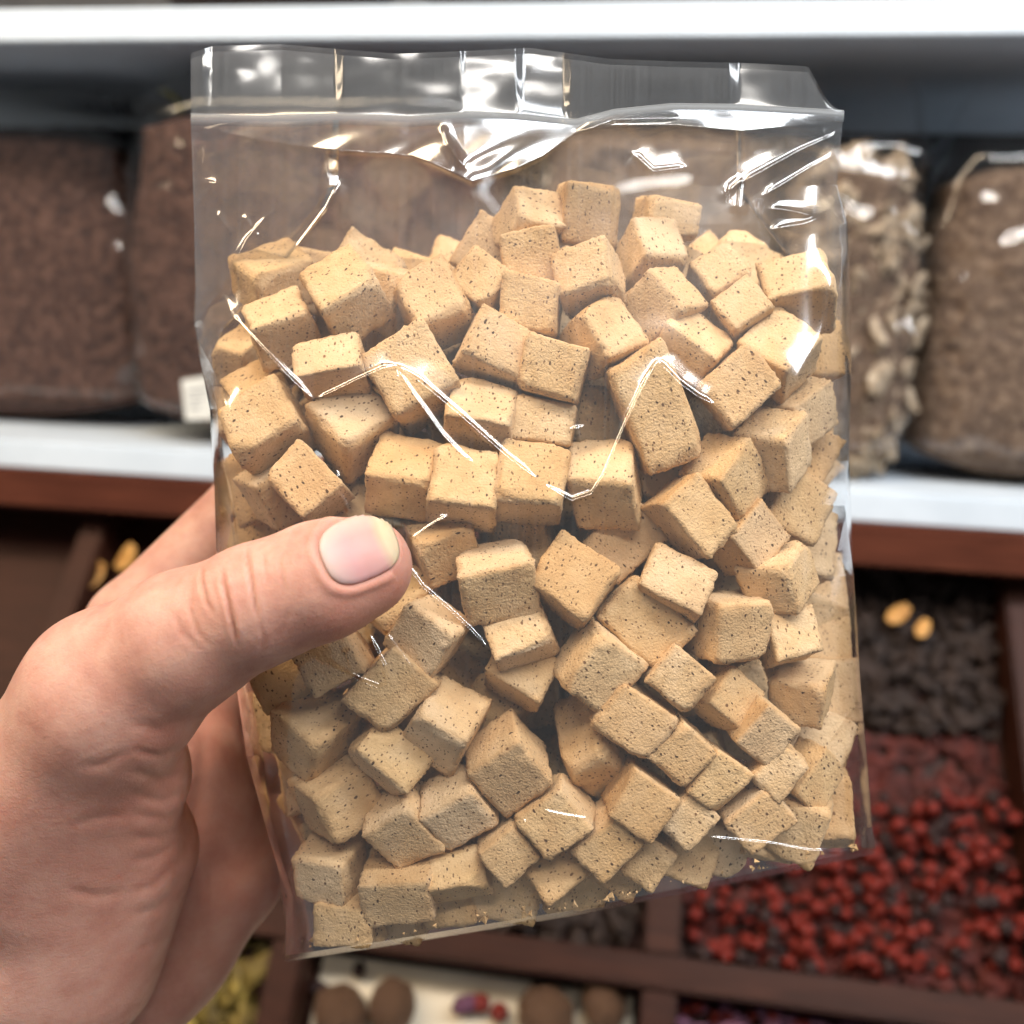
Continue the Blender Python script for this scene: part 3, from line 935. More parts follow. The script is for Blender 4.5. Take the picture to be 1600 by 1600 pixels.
# neighbours sink along the view ray until they no longer cut deep into one another
idx = [(i, j) for i in range(NVIS) for j in range(i + 1, NVIS) if np.hypot(*(boxes[i][0] - boxes[j][0])) < 190]
d_start = [b[3] for b in boxes]
I = np.array([a for a, _ in idx]); J = np.array([b for _, b in idx])
RMs = np.stack([b[1] for b in boxes]); HH = np.stack([b[2] for b in boxes])
PX = np.stack([b[0] for b in boxes]); DZ = np.array(d_start); LAY = np.array([b[4] for b in boxes])
LIM = np.where(LAY < 0.4, 0.0042, 0.012)
for it in range(60):
    C = np.stack([(PX[:, 0] - 800) / F * DZ, -(PX[:, 1] - 800) / F * DZ, -DZ], 1)
    hs = HH * DZ[:, None] * 0.82
    A = RMs[I]; B = RMs[J]
    ax = np.concatenate([A.transpose(0, 2, 1), B.transpose(0, 2, 1),
                         np.cross(A.transpose(0, 2, 1)[:, :, None, :], B.transpose(0, 2, 1)[:, None, :, :]).reshape(len(I), 9, 3)], 1)
    ln = np.linalg.norm(ax, axis=2); ok = ln > 1e-3
    ax = ax / np.maximum(ln, 1e-6)[..., None]
    dC = C[J] - C[I]
    ra = (np.abs(np.einsum('nkc,ncd->nkd', ax, A)) * hs[I][:, None, :]).sum(2)
    rb = (np.abs(np.einsum('nkc,ncd->nkd', ax, B)) * hs[J][:, None, :]).sum(2)
    pen = ra + rb - np.abs(np.einsum('nkc,nc->nk', ax, dC))
    pen[~ok] = 1
    mp = pen.min(1)
    hit = np.where(mp > 0.0008)[0]
    if len(hit) == 0: break
    mv = np.zeros(NVIS)
    for k in hit:
        i, j = I[k], J[k]
        b = j if DZ[j] > DZ[i] else i
        mv[b] = max(mv[b], min(0.0006, mp[k]))
    DZ = np.minimum(DZ + mv, np.array(d_start) + LIM)
for k in range(NVIS): boxes[k][3] = DZ[k]

# hidden inner cubes filling the rest of the bag
TOPX = [300, 345, 400, 440, 540, 640, 720, 770, 810, 960, 1080, 1160, 1200, 1285, 1320]
TOPY = [560, 470, 420, 400, 400, 425, 410, 380, 310, 320, 340, 400, 430, 410, 480]
fill = []
for lz in (0.205, 0.2185):
    for iy in range(12):
        for ix in range(12):
            d = lz + rs.uniform(-0.001, 0.001)
            pitch = 0.0143 * F / d
            px = 345 + (ix + 0.5 * (iy % 2)) * pitch; py = 330 + iy * pitch
            px += rs.uniform(-5, 5); py += rs.uniform(-5, 5)
            if px < xl(py) + 62 or px > xr(py) - 62: continue
            if py < np.interp(px, TOPX, TOPY) + 70: continue
            if py > np.interp(px, [440, 1370], [1490, 1325]) - 60: continue
            q = np.array([(px - 800) / F * d, -(py - 800) / F * d, -d])
            cs = np.stack([cam_c(b) for b in boxes])
            if np.linalg.norm(cs - q, axis=1).min() < 0.0102: continue
            Rm = np.array(Matrix.Rotation(rs.uniform(-0.3, 0.3) + 0.5 * (ix % 2), 3, 'Z') @ Matrix.Rotation(rs.uniform(-.25, .25), 3, 'X') @ Matrix.Rotation(rs.uniform(-.25, .25), 3, 'Y'))
            fill.append([np.array([px, py]), Rm, np.array([0.0058] * 3) / d, d, 9])
boxes += fill


# cube meshes: rounded, chipped, slightly skewed lumps
def cube_mesh(h, seed):
    n = 16
    g = np.linspace(-1, 1, n); g = np.sign(g) * np.abs(g) ** 0.72
    V = []; Fc = []; key = {}
    def vid(p):
        k = tuple(np.round(p, 5))
        if k not in key:
            key[k] = len(V); V.append(p)
        return key[k]
    for ax in range(3):
        for sg in (-1, 1):
            ids = [[None] * n for _ in range(n)]
            for a in range(n):
                for b in range(n):
                    p = [0, 0, 0]; p[ax] = sg; p[(ax + 1) % 3] = g[a]; p[(ax + 2) % 3] = g[b]
                    ids[a][b] = vid(np.array(p, float))
            for a in range(n - 1):
                for b in range(n - 1):
                    q = (ids[a][b], ids[a + 1][b], ids[a + 1][b + 1], ids[a][b + 1])
                    Fc.append(q if sg > 0 else q[::-1])
    return np.array(V), np.array(Fc)


CV, CF = cube_mesh(None, 0)


def make_cube_geo(h, k):
    r = np.random.default_rng(1000 + k)
    V = CV.copy()
    # rounding radius differs from corner to corner
    cr = r.uniform(0.07, 0.20, 8)
    cr[r.integers(0, 8)] = r.uniform(0.25, 0.50)
    wx = (V + 1) / 2
    rad = np.zeros(len(V))
    for c in range(8):
        bx, by, bz = c & 1, c >> 1 & 1, c >> 2 & 1
        wt = (wx[:, 0] if bx else 1 - wx[:, 0]) * (wx[:, 1] if by else 1 - wx[:, 1]) * (wx[:, 2] if bz else 1 - wx[:, 2])
        rad += wt * cr[c]
    rad = rad[:, None]
    q = np.clip(V, -(1 - rad), 1 - rad)
    dd = V - q
    ln = np.linalg.norm(dd, axis=1, keepdims=True)
    V = q + dd / np.maximum(ln, 1e-6) * np.minimum(rad, ln + 0)
    # skew and taper
    t = r.uniform(-0.06, 0.06, (3, 3)); np.fill_diagonal(t, 0)
    V = V + V @ t.T
    ta = r.uniform(-0.07, 0.07, 3)
    for a in range(3): V[:, (a + 1) % 3] *= 1 + ta[a] * V[:, a]
    # lumps
    off = Vector(r.uniform(-50, 50, 3))
    out = np.empty_like(V)
    for i, p in enumerate(V):
        v = Vector(p)
        e = sum(abs(x) > 0.72 for x in p)
        f = 0.035 * noise.noise(v * 1.1 + off) + 0.026 * noise.noise(v * 2.6 + off) * (1.4 if e >= 2 else 0.6) + 0.026 * noise.noise(v * 8.5 + off) * (2.0 if e >= 2 else 0.45)
        out[i] = p * (1 + f)
    V = out
    # a broken corner or edge now and then
    for _ in range(r.integers(0, 3)):
        nrm = r.choice([-1, 1], 3) * r.uniform(0.4, 1.0, 3); nrm /= np.linalg.norm(nrm)
        lim = (V @ nrm).max() - r.uniform(0.10, 0.26)
        o = V @ nrm - lim
        m = o > 0
        V[m] -= np.outer(o[m] * 0.85, nrm)
    return V * h


WORDS = ['first', 'second', 'third', 'fourth', 'fifth', 'sixth', 'seventh', 'eighth', 'ninth', 'tenth', 'eleventh', 'twelfth', 'thirteenth', 'fourteenth', 'fifteenth']
band = [int((b[0][1] - 340) // 85) for b in boxes[:NVIS]]
order = {}
for bnum in sorted(set(band)):
    ids = sorted([k for k in range(NVIS) if band[k] == bnum], key=lambda k: boxes[k][0][0])
    for r_, k in enumerate(ids): order[k] = (bnum, r_, len(ids))
c2w = Matrix(((RT[0], UP[0], -FW[0]), (RT[1], UP[1], -FW[1]), (RT[2], UP[2], -FW[2])))
GRP = 'tan cubes packed in the clear bag'
ENV = np.full((160, 160), 1.0)      # nearest cube surface on a 10 px grid
for k, b in enumerate(boxes):
    h = b[2] * b[3]
    V = make_cube_geo(h, k)
    cc = V @ b[1].T + cam_c(b)
    gx = np.clip(((800 + F * cc[:, 0] / -cc[:, 2]) / 10).astype(int), 0, 159); gy = np.clip(((800 - F * cc[:, 1] / -cc[:, 2]) / 10).astype(int), 0, 159)
    np.minimum.at(ENV, (gy, gx), -cc[:, 2])
    o = mesh_np('malt_cube', V, CF, M['cube'])
    r_c = np.random.default_rng(5000 + k)
    fb = np.clip(r_c.normal(0.15, 0.32, 6), 0, 1); fp = np.clip(r_c.normal(0.2, 0.35, 6), 0, 1) * (fb < 0.3)
    wgt = np.concatenate([(CV > 0.97), (CV < -0.97)], 1).astype(float); wgt /= wgt.sum(1, keepdims=True)
    eg = (np.sort(np.abs(CV), 1)[:, 1] > 0.80).astype(float)
    ca = o.data.color_attributes.new('crust', 'FLOAT_COLOR', 'POINT')
    ca.data.foreach_set('color', np.stack([wgt @ fb, wgt @ fp, eg, np.ones(len(CV))], 1).astype(np.float32).ravel())
    Rm = Matrix(b[1].tolist())
    mw = (c2w @ Rm).to_4x4(); mw.translation = Vector(to_world(cam_c(b)[None])[0])
    o.matrix_world = mw
    if k < NVIS:
        lab = CUBES[k][-1]
        if not lab:
            bn, r_, nn = order[k]
            lay = b[4]
            flat = (not isinstance(CUBES[k][2], (int, float))) and CUBES[k][4] is None
            look = 'half buried cube' if lay >= 0.7 else ('cube with flat face forward' if flat else 'cube turned edge forward')
            pos = f'{WORDS[r_]} from left' if r_ <= nn // 2 else (f'{WORDS[nn - 1 - r_]} from right' if nn - 1 - r_ > 0 else 'rightmost')
            if r_ == 0: pos = 'leftmost'
            lab = f'{look}, {pos} in the {WORDS[bn]} row of the pile'
        tag(o, lab, 'cube', GRP)
    else:
        tag(o, 'speckled tan cube buried behind the front cubes of the bag', 'cube', 'tan cubes hidden inside the pile')

# crumbs and dust that fell to the bottom of the bag
V_ = []; F_ = []
tet = np.array([(1, 1, 1), (-1, -1, 1), (-1, 1, -1), (1, -1, -1), (0.9, -0.2, 0.8), (-0.8, 0.3, 0.5)], float)
for k in range(90):
    x_ = rs.uniform(470, 1340)
    y_ = np.interp(x_, [440, 600, 900, 1150, 1372], [1494, 1470, 1421, 1370, 1324]) - 4 - abs(rs.normal(0, 4)) - 9 * (rs.random() < 0.2)
    d_ = rs.uniform(dfront(x_, y_) + 0.001, dfront(x_, y_) + 0.012)
    c_ = P(x_, y_, d_); q_ = tet @ np.array(Matrix.Rotation(rs.uniform(0, 6), 3, rs.normal(size=3))) * rs.uniform(0.2, 1.0) ** 2 * 0.00055 * rs.uniform(0.6, 1.2, 3)
    n0 = len(V_); V_ += list(c_ + q_)
    F_ += [(n0, n0 + 1, n0 + 4), (n0, n0 + 2, n0 + 5), (n0 + 1, n0 + 5, n0 + 2), (n0, n0 + 5, n0 + 1), (n0, n0 + 4, n0 + 3), (n0 + 1, n0 + 3, n0 + 4), (n0, n0 + 3, n0 + 2), (n0 + 1, n0 + 2, n0 + 3)]
crumbs = mesh_np('crumbs', np.array(V_), F_, M['cube'], None, False)
tag(crumbs, 'tan crumbs and dust lying along the bottom of the clear bag', 'crumbs', None, 'stuff')

# ================================================================== the clear bag
bag = empty('clear_plastic_bag', Vector(P(880, 1440, 0.205)))
tag(bag, 'clear crinkled plastic bag full of tan cubes, held up by a hand', 'bag')

# folds: pixel polyline, height (m), half width (px), sharpness radius (px), sign + toward the viewer
FOLDS = [
 ([(300, 512), (345, 455), (385, 375), (425, 328)], 0.0011, 26, 2.0),
 ([(345, 455), (365, 495), (410, 545), (452, 590), (490, 626)], 0.0018, 30, 3.0),
 ([(490, 626), (515, 615), (560, 593), (600, 575), (618, 571)], 0.0014, 24, 2.5),
 ([(618, 571), (660, 600), (720, 650), (790, 712), (850, 758)], 0.0018, 30, 3.0),
 ([(619, 573), (645, 615), (690, 678), (722, 712), (745, 728)], 0.0012, 20, 2.2),
 ([(619, 573), (624, 625), (630, 670)], 0.0008, 14, 1.8),
 ([(850, 758), (893, 783), (925, 772), (943, 745), (975, 670), (1005, 605), (1027, 563)], 0.0019, 28, 3.0),
 ([(1027, 563), (1060, 598), (1090, 620), (1117, 633)], 0.0017, 22, 2.6),
 ([(632, 880), (660, 918), (700, 952), (735, 985), (767, 1020)], 0.0022, 24, 2.2),
 ([(480, 1018), (520, 1042), (560, 1064), (592, 1076), (607, 1070), (600, 1042), (585, 1010), (574, 985)], 0.0028, 20, 2.0),
 ([(655, 962), (690, 1020), (735, 1080)], 0.0007, 14, 2.0),
 ([(845, 1266), (880, 1274), (925, 1281)], 0.0013, 16, 5.0),
 ([(815, 1278), (832, 1298), (856, 1324)], 0.0012, 15, 5.0),
 ([(1095, 1308), (1150, 1313), (1200, 1318), (1265, 1330), (1330, 1330)], 0.0016, 18, 2.2),
 ([(690, 196), (700, 225), (725, 262)], 0.0016, 12, 2.5),
 ([(900, 208), (960, 186), (1060, 184)], 0.0016, 22, 3.0),
 ([(1316, 205), (1250, 235), (1150, 290)], 0.0016, 22, 2.6),
 ([(1316, 235), (1265, 262), (1195, 305)], 0.0014, 18, 2.2),
 ([(1205, 325), (1240, 330), (1272, 338)], 0.0014, 14, 2.0),
 ([(1133, 303), (1158, 282), (1152, 335)], 0.0013, 12, 1.8),
 ([(1302, 330), (1255, 350), (1205, 358)], 0.0012, 16, 2.2),
 ([(302, 283), (335, 286), (308, 320)], 0.0014, 14, 2.0),
 ([(335, 330), (365, 368)], 0.0009, 12, 2.0),
 ([(380, 335), (405, 372)], 0.0008, 12, 2.0),
 ([(530, 285), (510, 325), (455, 398)], 0.0010, 20, 2.2),
 ([(338, 690), (350, 735), (368, 800), (374, 850)], 0.0013, 14, 2.0),
 ([(360, 1060), (400, 1190), (440, 1330)], 0.0008, 16, 2.4),
 ([(1290, 1165), (1330, 1110), (1345, 1095)], 0.0010, 14, 2.4),
 ([(1322, 800), (1308, 860), (1330, 905)], 0.0012, 14, 2.2),
 ([(990, 240), (1020, 268), (1070, 262)], 0.0012, 24, 3.0),
 ([(300, 510), (340, 590), (352, 640)], 0.0011, 16, 2.2),
 ([(900, 665), (905, 690)], 0.0009, 14, 4.0),
 ([(640, 845), (672, 822), (700, 806)], 0.0013, 14, 2.0),
 ([(600, 985), (640, 1040), (665, 1100)], 0.0012, 14, 2.0),
 ([(540, 1012), (548, 1040), (552, 1062)], 0.0012, 12, 2.0),
 ([(545, 800), (530, 770), (525, 735)], 0.0010, 14, 2.0),
 ([(1180, 1010), (1215, 960), (1222, 930)], 0.0007, 12, 2.0),
]


def poly_dist(px, py, pl):
    pl = np.array(pl, float)
    best = np.full(px.shape, 1e9); tpos = np.zeros(px.shape)
    acc = 0.0; tot = np.linalg.norm(np.diff(pl, axis=0), axis=1).sum()
    for a, b in zip(pl[:-1], pl[1:]):
        v = b - a; L = np.linalg.norm(v)
        t = np.clip(((px - a[0]) * v[0] + (py - a[1]) * v[1]) / (L * L), 0, 1)
        d = np.hypot(px - a[0] - t * v[0], py - a[1] - t * v[1])
        m = d < best
        best = np.where(m, d, best); tpos = np.where(m, (acc + t * L) / tot, tpos)
        acc += L
    return best, tpos


NR, NC = 860, 690
tt = np.linspace(0, 1, NR)[:, None] * np.ones((1, NC))
ss = np.linspace(0, 1, NC)[None, :] * np.ones((NR, 1))
BOT = lambda x: np.interp(x, [440, 600, 900, 1150, 1372], [1494, 1470, 1421, 1370, 1324])
SEALX = [296, 420, 530, 640, 725, 800, 860, 900, 960, 1050, 1150, 1320]
SEALY = [187, 190, 186, 190, 184, 186, 192, 196, 180, 171, 172, 182]


def sealy(x): return np.interp(x, SEALX, SEALY)


px = 300 + ss * 1040.0; py = 190 + tt * 1200
for _ in range(6):
    bx = BOT(px); sy = sealy(px)
    py = sy + tt * (bx - sy)
    px = xl(np.clip(py, 172, 1500)) + ss * (xr(np.clip(py, 172, 1322)) - xl(np.clip(py, 172, 1500)))


def shift2(A, dy, dx): return np.roll(np.roll(A, dy, 0), dx, 1)


EV = ENV.copy()
for dy in range(-3, 4):
    for dx in range(-3, 4):
        if dx * dx + dy * dy <= 10: EV = np.minimum(EV, shift2(ENV, dy, dx))
gyy, gxx = np.mgrid[0:160, 0:160] * 10.0 + 5
D_ = dfront(gxx, gyy)
EV = np.minimum(EV, D_ + 0.0012)
EB = EV.copy()
for _ in range(16): EB = (EB * 2 + shift2(EB, 1, 0) + shift2(EB, -1, 0) + shift2(EB, 0, 1) + shift2(EB, 0, -1)) / 6


def bil_env(X, Y): return bspl(EB, (X - 5) / 10, (Y - 5) / 10)


D = dfront(px, py)
_e = bil_env(px, py)
_e = 0.5 * (D + _e - np.sqrt((D - _e) ** 2 + 0.0006 ** 2))
_w = np.clip((np.abs(ss - 0.5) * 2 - 0.66) / 0.22, 0, 1); _w = 0.12 + 0.88 * _w * _w * (3 - 2 * _w)
D = D * (1 - _w) + _e * _w - 0.0008
ew = np.clip(np.minimum(ss, 1 - ss) / 0.012, 0, 1) ** 0.5
D = dfront(px, py) * (1 - ew) + D * ew
disp = np.zeros_like(D)
for pl, h, wd, rr in FOLDS:
    m = (px > min(q[0] for q in pl) - 50) & (px < max(q[0] for q in pl) + 50) & (py > min(q[1] for q in pl) - 50) & (py < max(q[1] for q in pl) + 50)
    d, t = poly_dist(px[m], py[m], pl)
    env = np.clip(np.minimum(t, 1 - t) * 6 + 0.15, 0, 1)
    wn = 5.2 + 0.07 * wd
    ridge = h * 0.33 / (1 + (d / (wn * 0.62)) ** 2) ** 1.5        # the sharp crease itself
    broad = h * 0.13 * np.clip(1 - (d / (wd * 1.4)) ** 2, 0, 1) ** 2  # the film pulled up around it
    disp[m] = np.maximum(disp[m], (ridge + broad) * env)
# puckered pouch hanging under the seal
LOWX = [300, 380, 450, 530, 600, 645, 690, 738, 800, 850, 900, 960, 1060, 1160, 1320]
LOWY = [196, 214, 226, 236, 240, 244, 262, 284, 266, 244, 206, 196, 196, 205, 190]
low = np.interp(px, LOWX, LOWY); sy = sealy(px)
hgt = np.clip(low - sy, 0, None)
pouch = np.where(py < low, np.clip((py - sy) / np.maximum(hgt, 1), 0, 1), np.exp(-(py - low) / 7.0))
crum = np.sin(px / 13.0 + 2.2 * np.sin(py / 19.0)) * 0.05 + np.sin(px / 31.0 + py / 15.0) * 0.14
disp += hgt * 1.12e-4 * 0.27 * pouch * (1 + crum)
# slack film: broad waves and small crinkles
flat = np.stack([px.ravel(), py.ravel()], 1)

ix = np.linspace(250, 1420, 118); iy = np.linspace(150, 1520, 138)
lo = np.array([[noise.noise(Vector((x / 100, y / 130, 3.1))) * 0.0011 + noise.noise(Vector((x / 42, y / 62, 7.7))) * 0.00035 for x in ix] for y in iy])


def bil(g, X, Y): return bspl(g, (X - ix[0]) / (ix[1] - ix[0]), (Y - iy[0]) / (iy[1] - iy[0]))


edge = np.clip(np.minimum(np.minimum(ss, 1 - ss) * 14, np.minimum(tt * 8, (1 - tt) * 14)), 0, 1)
top = np.clip(1 - (py - 180) / 260, 0, 1)
DF = D - disp - (bil(lo, px, py) * (0.10 + 0.14 * top)) * edge
# corners and edges run back to the side seams


def set_haze(o, vals):
    at = o.data.attributes.new('haze', 'FLOAT', 'POINT')
    at.data.foreach_set('value', np.asarray(vals, np.float32).ravel())


rs2 = np.random.default_rng(5)
streak1d = np.convolve(rs2.random(1600) ** 3, [0.25, 0.5, 0.25], 'same') + 0.5 * np.convolve(rs2.random(1600) ** 2, np.ones(25) / 25, 'same')


def streaks(X, Y):
    k = X + (Y - 600) * 0.02
    return np.interp(k, np.arange(1600), streak1d) * 2.2


front = adopt(mesh_np('front_panel', P(px, py, DF).reshape(-1, 3), grid_faces(NR, NC), M['film']), bag)
set_haze(front, streaks(px, py) * np.clip(1.3 - (py - 200) / 900, 0.35, 1.3))

NR2, NC2 = 120, 110
t2 = np.linspace(0, 1, NR2)[:, None] * np.ones((1, NC2)); s2 = np.linspace(0, 1, NC2)[None, :] * np.ones((NR2, 1))


def resamp(A):
    return A[np.round(t2 * (NR - 1)).astype(int), np.round(s2 * (NC - 1)).astype(int)]


bpx, bpy_ = resamp(px), resamp(py)
bd = dback(bpx, bpy_) + bil(lo, 1600 - bpx, bpy_) * 1.2
ed2 = np.minimum(s2, 1 - s2)
adopt(mesh_np('back_panel', P(bpx, bpy_, bd).reshape(-1, 3), grid_faces(NR2, NC2), M['film']), bag)
# side gussets, folded inward near the top
for side in (0, 1):
    rows = NR2; cols = 15
    fe = P(resamp(px)[:, -1 if side else 0], resamp(py)[:, -1 if side else 0], resamp(DF)[:, -1 if side else 0])
    be = P(bpx[:, -1 if side else 0], bpy_[:, -1 if side else 0], bd[:, -1 if side else 0])
    yy = bpy_[:, -1 if side else 0]
    if side: fx = np.interp(yy, [172, 300, 380, 470, 560, 1300], [1150, 1152, 1215, 1285, 1322, 1345])
    else: fx = np.interp(yy, [180, 285, 330, 400, 520, 640, 1490], [530, 528, 510, 452, 345, 340, 452])
    dm = (dfront(fx, yy) + dback(fx, yy)) / 2
    midp = P(fx, yy, np.where(yy < 480, dm, 0.5 * (resamp(DF)[:, 0] + bd[:, 0])))
    V = []
    for c in range(cols):
        u = c / (cols - 1)
        k = 1 - abs(u - 0.5) * 2
        base = fe * (1 - u) + be * u
        V.append(base + (midp - (fe + be) / 2) * k ** 0.9)
    V = np.stack(V, 1)
    adopt(mesh_np('side_gusset', V.reshape(-1, 3), grid_faces(rows, cols), M['film']), bag)
# bottom panel between the two lower edges
fb = P(px[-1], py[-1], DF[-1])[::5]; bb = P(bpx[-1], bpy_[-1], bd[-1])
bb = np.stack([np.interp(np.linspace(0, 1, len(fb)), np.linspace(0, 1, len(bb)), bb[:, k]) for k in range(3)], 1)
V = np.stack([fb * (1 - u) + bb * u - UP * 0.0012 * math.sin(math.pi * u) for u in np.linspace(0, 1, 9)], 0)
adopt(mesh_np('bottom_panel', V.reshape(-1, 3), grid_faces(9, len(fb)), M['base_film']), bag)
# corner ears of the block bottom
for pts in ([(447, 1455, .2035), (441, 1490, .2045), (466, 1503, .2035), (470, 1462, .2015), (458, 1478, .1990)],
            [(1352, 1268, .200), (1363, 1300, .2015), (1374, 1324, .2025), (1340, 1322, .200), (1352, 1304, .1955)]):
    q = np.array([P(*p) for p in pts])
    adopt(mesh_np('corner_ear', q, [(0, 1, 4), (1, 2, 4), (2, 3, 4), (3, 0, 4)], M['flap'], None, False), bag)

# flap above the seal: front and back sheets, with the pressed vertical folds
TOPE = lambda x: np.interp(x, [297, 330, 440, 520, 620, 720, 830, 950, 1060, 1180, 1268, 1320], [84, 72, 69, 76, 84, 80, 75, 92, 96, 99, 104, 172])
FX = [296, 318, 330, 440, 524, 536, 600, 718, 728, 805, 818, 880, 892, 1000, 1138, 1156, 1240, 1320]
FZ0 = [.002, .0040, .0110, .0190, .0150, .0030, .0060, .0040, .0090, .0060, .0200, .0170, -.0010, -.0016, -.0014, .0060, .0040, .0020]
for back in (0, 1):
    nr, nc = 60, 420
    x0 = np.linspace(298, 1318, nc)[None, :] * np.ones((nr, 1)); u = np.linspace(0, 1, nr)[:, None] * np.ones((1, nc))
    ty = TOPE(x0) + (9 if back else 0)
    yv = ty + (sealy(x0) - 9 - ty) * u
    xv = x0 + np.where(x0 > 1250, (1 - u) * -(x0 - 1250) * 0.28, 0)
    dd = dfront(xv, np.full_like(xv, 180.)) + 0.0008 * back
    dd = dd + 0.20 * np.interp(x0, FX, FZ0) * (1 - u) ** 0.8 * (0.55 if back else 1.0)
    dd += (1 - u) * (0.0006 * back - 0.0009) + bil(lo, xv * 1.0 + 60 * back, yv * 2 + 150) * 0.42 * (1 - u)
    o = adopt(mesh_np('top_flap', P(xv, yv, dd).reshape(-1, 3), grid_faces(nr, nc), M['flap']), bag)
    set_haze(o, 0.5 + 0.4 * streaks(xv + 300 * back, yv))
x0 = np.linspace(298, 1319, 300); V = []
for k, (dy, dz) in enumerate([(-10, 0.0), (-7, -.0003), (0, -.0004), (6, -.0003), (9, 0.0)]):
    V.append(P(x0, sealy(x0) + dy, dfront(x0, np.full_like(x0, 180.)) - 0.0005 + dz))
adopt(mesh_np('heat_seal', np.stack(V, 0).reshape(-1, 3), grid_faces(5, 300), M['seal']), bag)


# ================================================================== the hand
def cpt(px, py, d):
    return np.array([(px - 800) / F * d, -(py - 800) / F * d, -d])


CONES = [  # a, ra, b, rb, smooth-union radius
    (cpt(566, 886, .1615), .0083, cpt(500, 908, .1600), .0091, .004),
    (cpt(500, 908, .1600), .0091, cpt(400, 946, .1605), .0094, .004),
    (cpt(400, 946, .1605), .0094, cpt(290, 1000, .1640), .0108, .004),
    (cpt(290, 1000, .1640), .0108, cpt(175, 1085, .1700), .0140, .005),
    (cpt(175, 1085, .1700), .0140, cpt(40, 1300, .1860), .0190, .006),
    (cpt(190, 1215, .1830), .0125, cpt(60, 1450, .1960), .0210, .006),
    (cpt(205, 1330, .1950), .0130, cpt(120, 1500, .2020), .0170, .006),
    # index, middle, ring, little finger behind the bag
    (cpt(150, 1120, .2150), .0125, cpt(212, 978, .2300), .0108, .004),
    (cpt(212, 978, .2300), .0108, cpt(405, 772, .2430), .0092, .003),
    (cpt(405, 772, .2430), .0092, cpt(640, 760, .2440), .0078, .003),
    (cpt(200, 1230, .2200), .0130, cpt(330, 1075, .2400), .0105, .004),
    (cpt(330, 1075, .2400), .0100, cpt(600, 960, .2460), .0088, .002),
    (cpt(600, 960, .2460), .0088, cpt(760, 950, .2440), .0078, .002),
    (cpt(220, 1310, .2230), .0130, cpt(350, 1190, .2430), .0105, .004),
    (cpt(350, 1190, .2430), .0098, cpt(590, 1110, .2465), .0085, .002),
    (cpt(590, 1110, .2465), .0085, cpt(730, 1100, .2445), .0075, .002),
    (cpt(230, 1400, .2240), .0130, cpt(362, 1305, .2400), .0105, .004),
    (cpt(362, 1305, .2400), .0092, cpt(530, 1260, .2440), .0078, .002),
    (cpt(530, 1260, .2440), .0078, cpt(630, 1250, .2430), .0070, .002),
    # palm body, heel, wrist
    (cpt(290, 1190, .2240), .0130, cpt(340, 1340, .2310), .0135, .008),
    (cpt(150, 1180, .2120), .0130, cpt(-20, 1560, .2150), .0220, .008),
    (cpt(250, 1300, .2230), .0125, cpt(20, 1620, .2180), .0230, .008),
    (cpt(352, 1375, .2330), .0128, cpt(250, 1480, .2290), .0150, .007),
    (cpt(250, 1480, .2290), .0150, cpt(60, 1640, .2220), .0235, .008),
    (cpt(-20, 1600, .2150), .0260, cpt(-260, 1900, .2250), .0290, .008),
]


def sd_hand(p):
    out = None
    for a, ra, b, rb, k in CONES:
        ab = (b - a).astype(np.float32)
        t = np.clip(((p - a.astype(np.float32)) @ ab) / float(ab @ ab), 0, 1)
        q = p - a.astype(np.float32) - t[..., None] * ab
        d = np.sqrt((q * q).sum(-1)) - (ra + (rb - ra) * t)
        if out is None: out = d
        else:
            h = np.clip(k - np.abs(out - d), 0, None) / k
            out = np.minimum(out, d) - h * h * k * 0.25
    return out


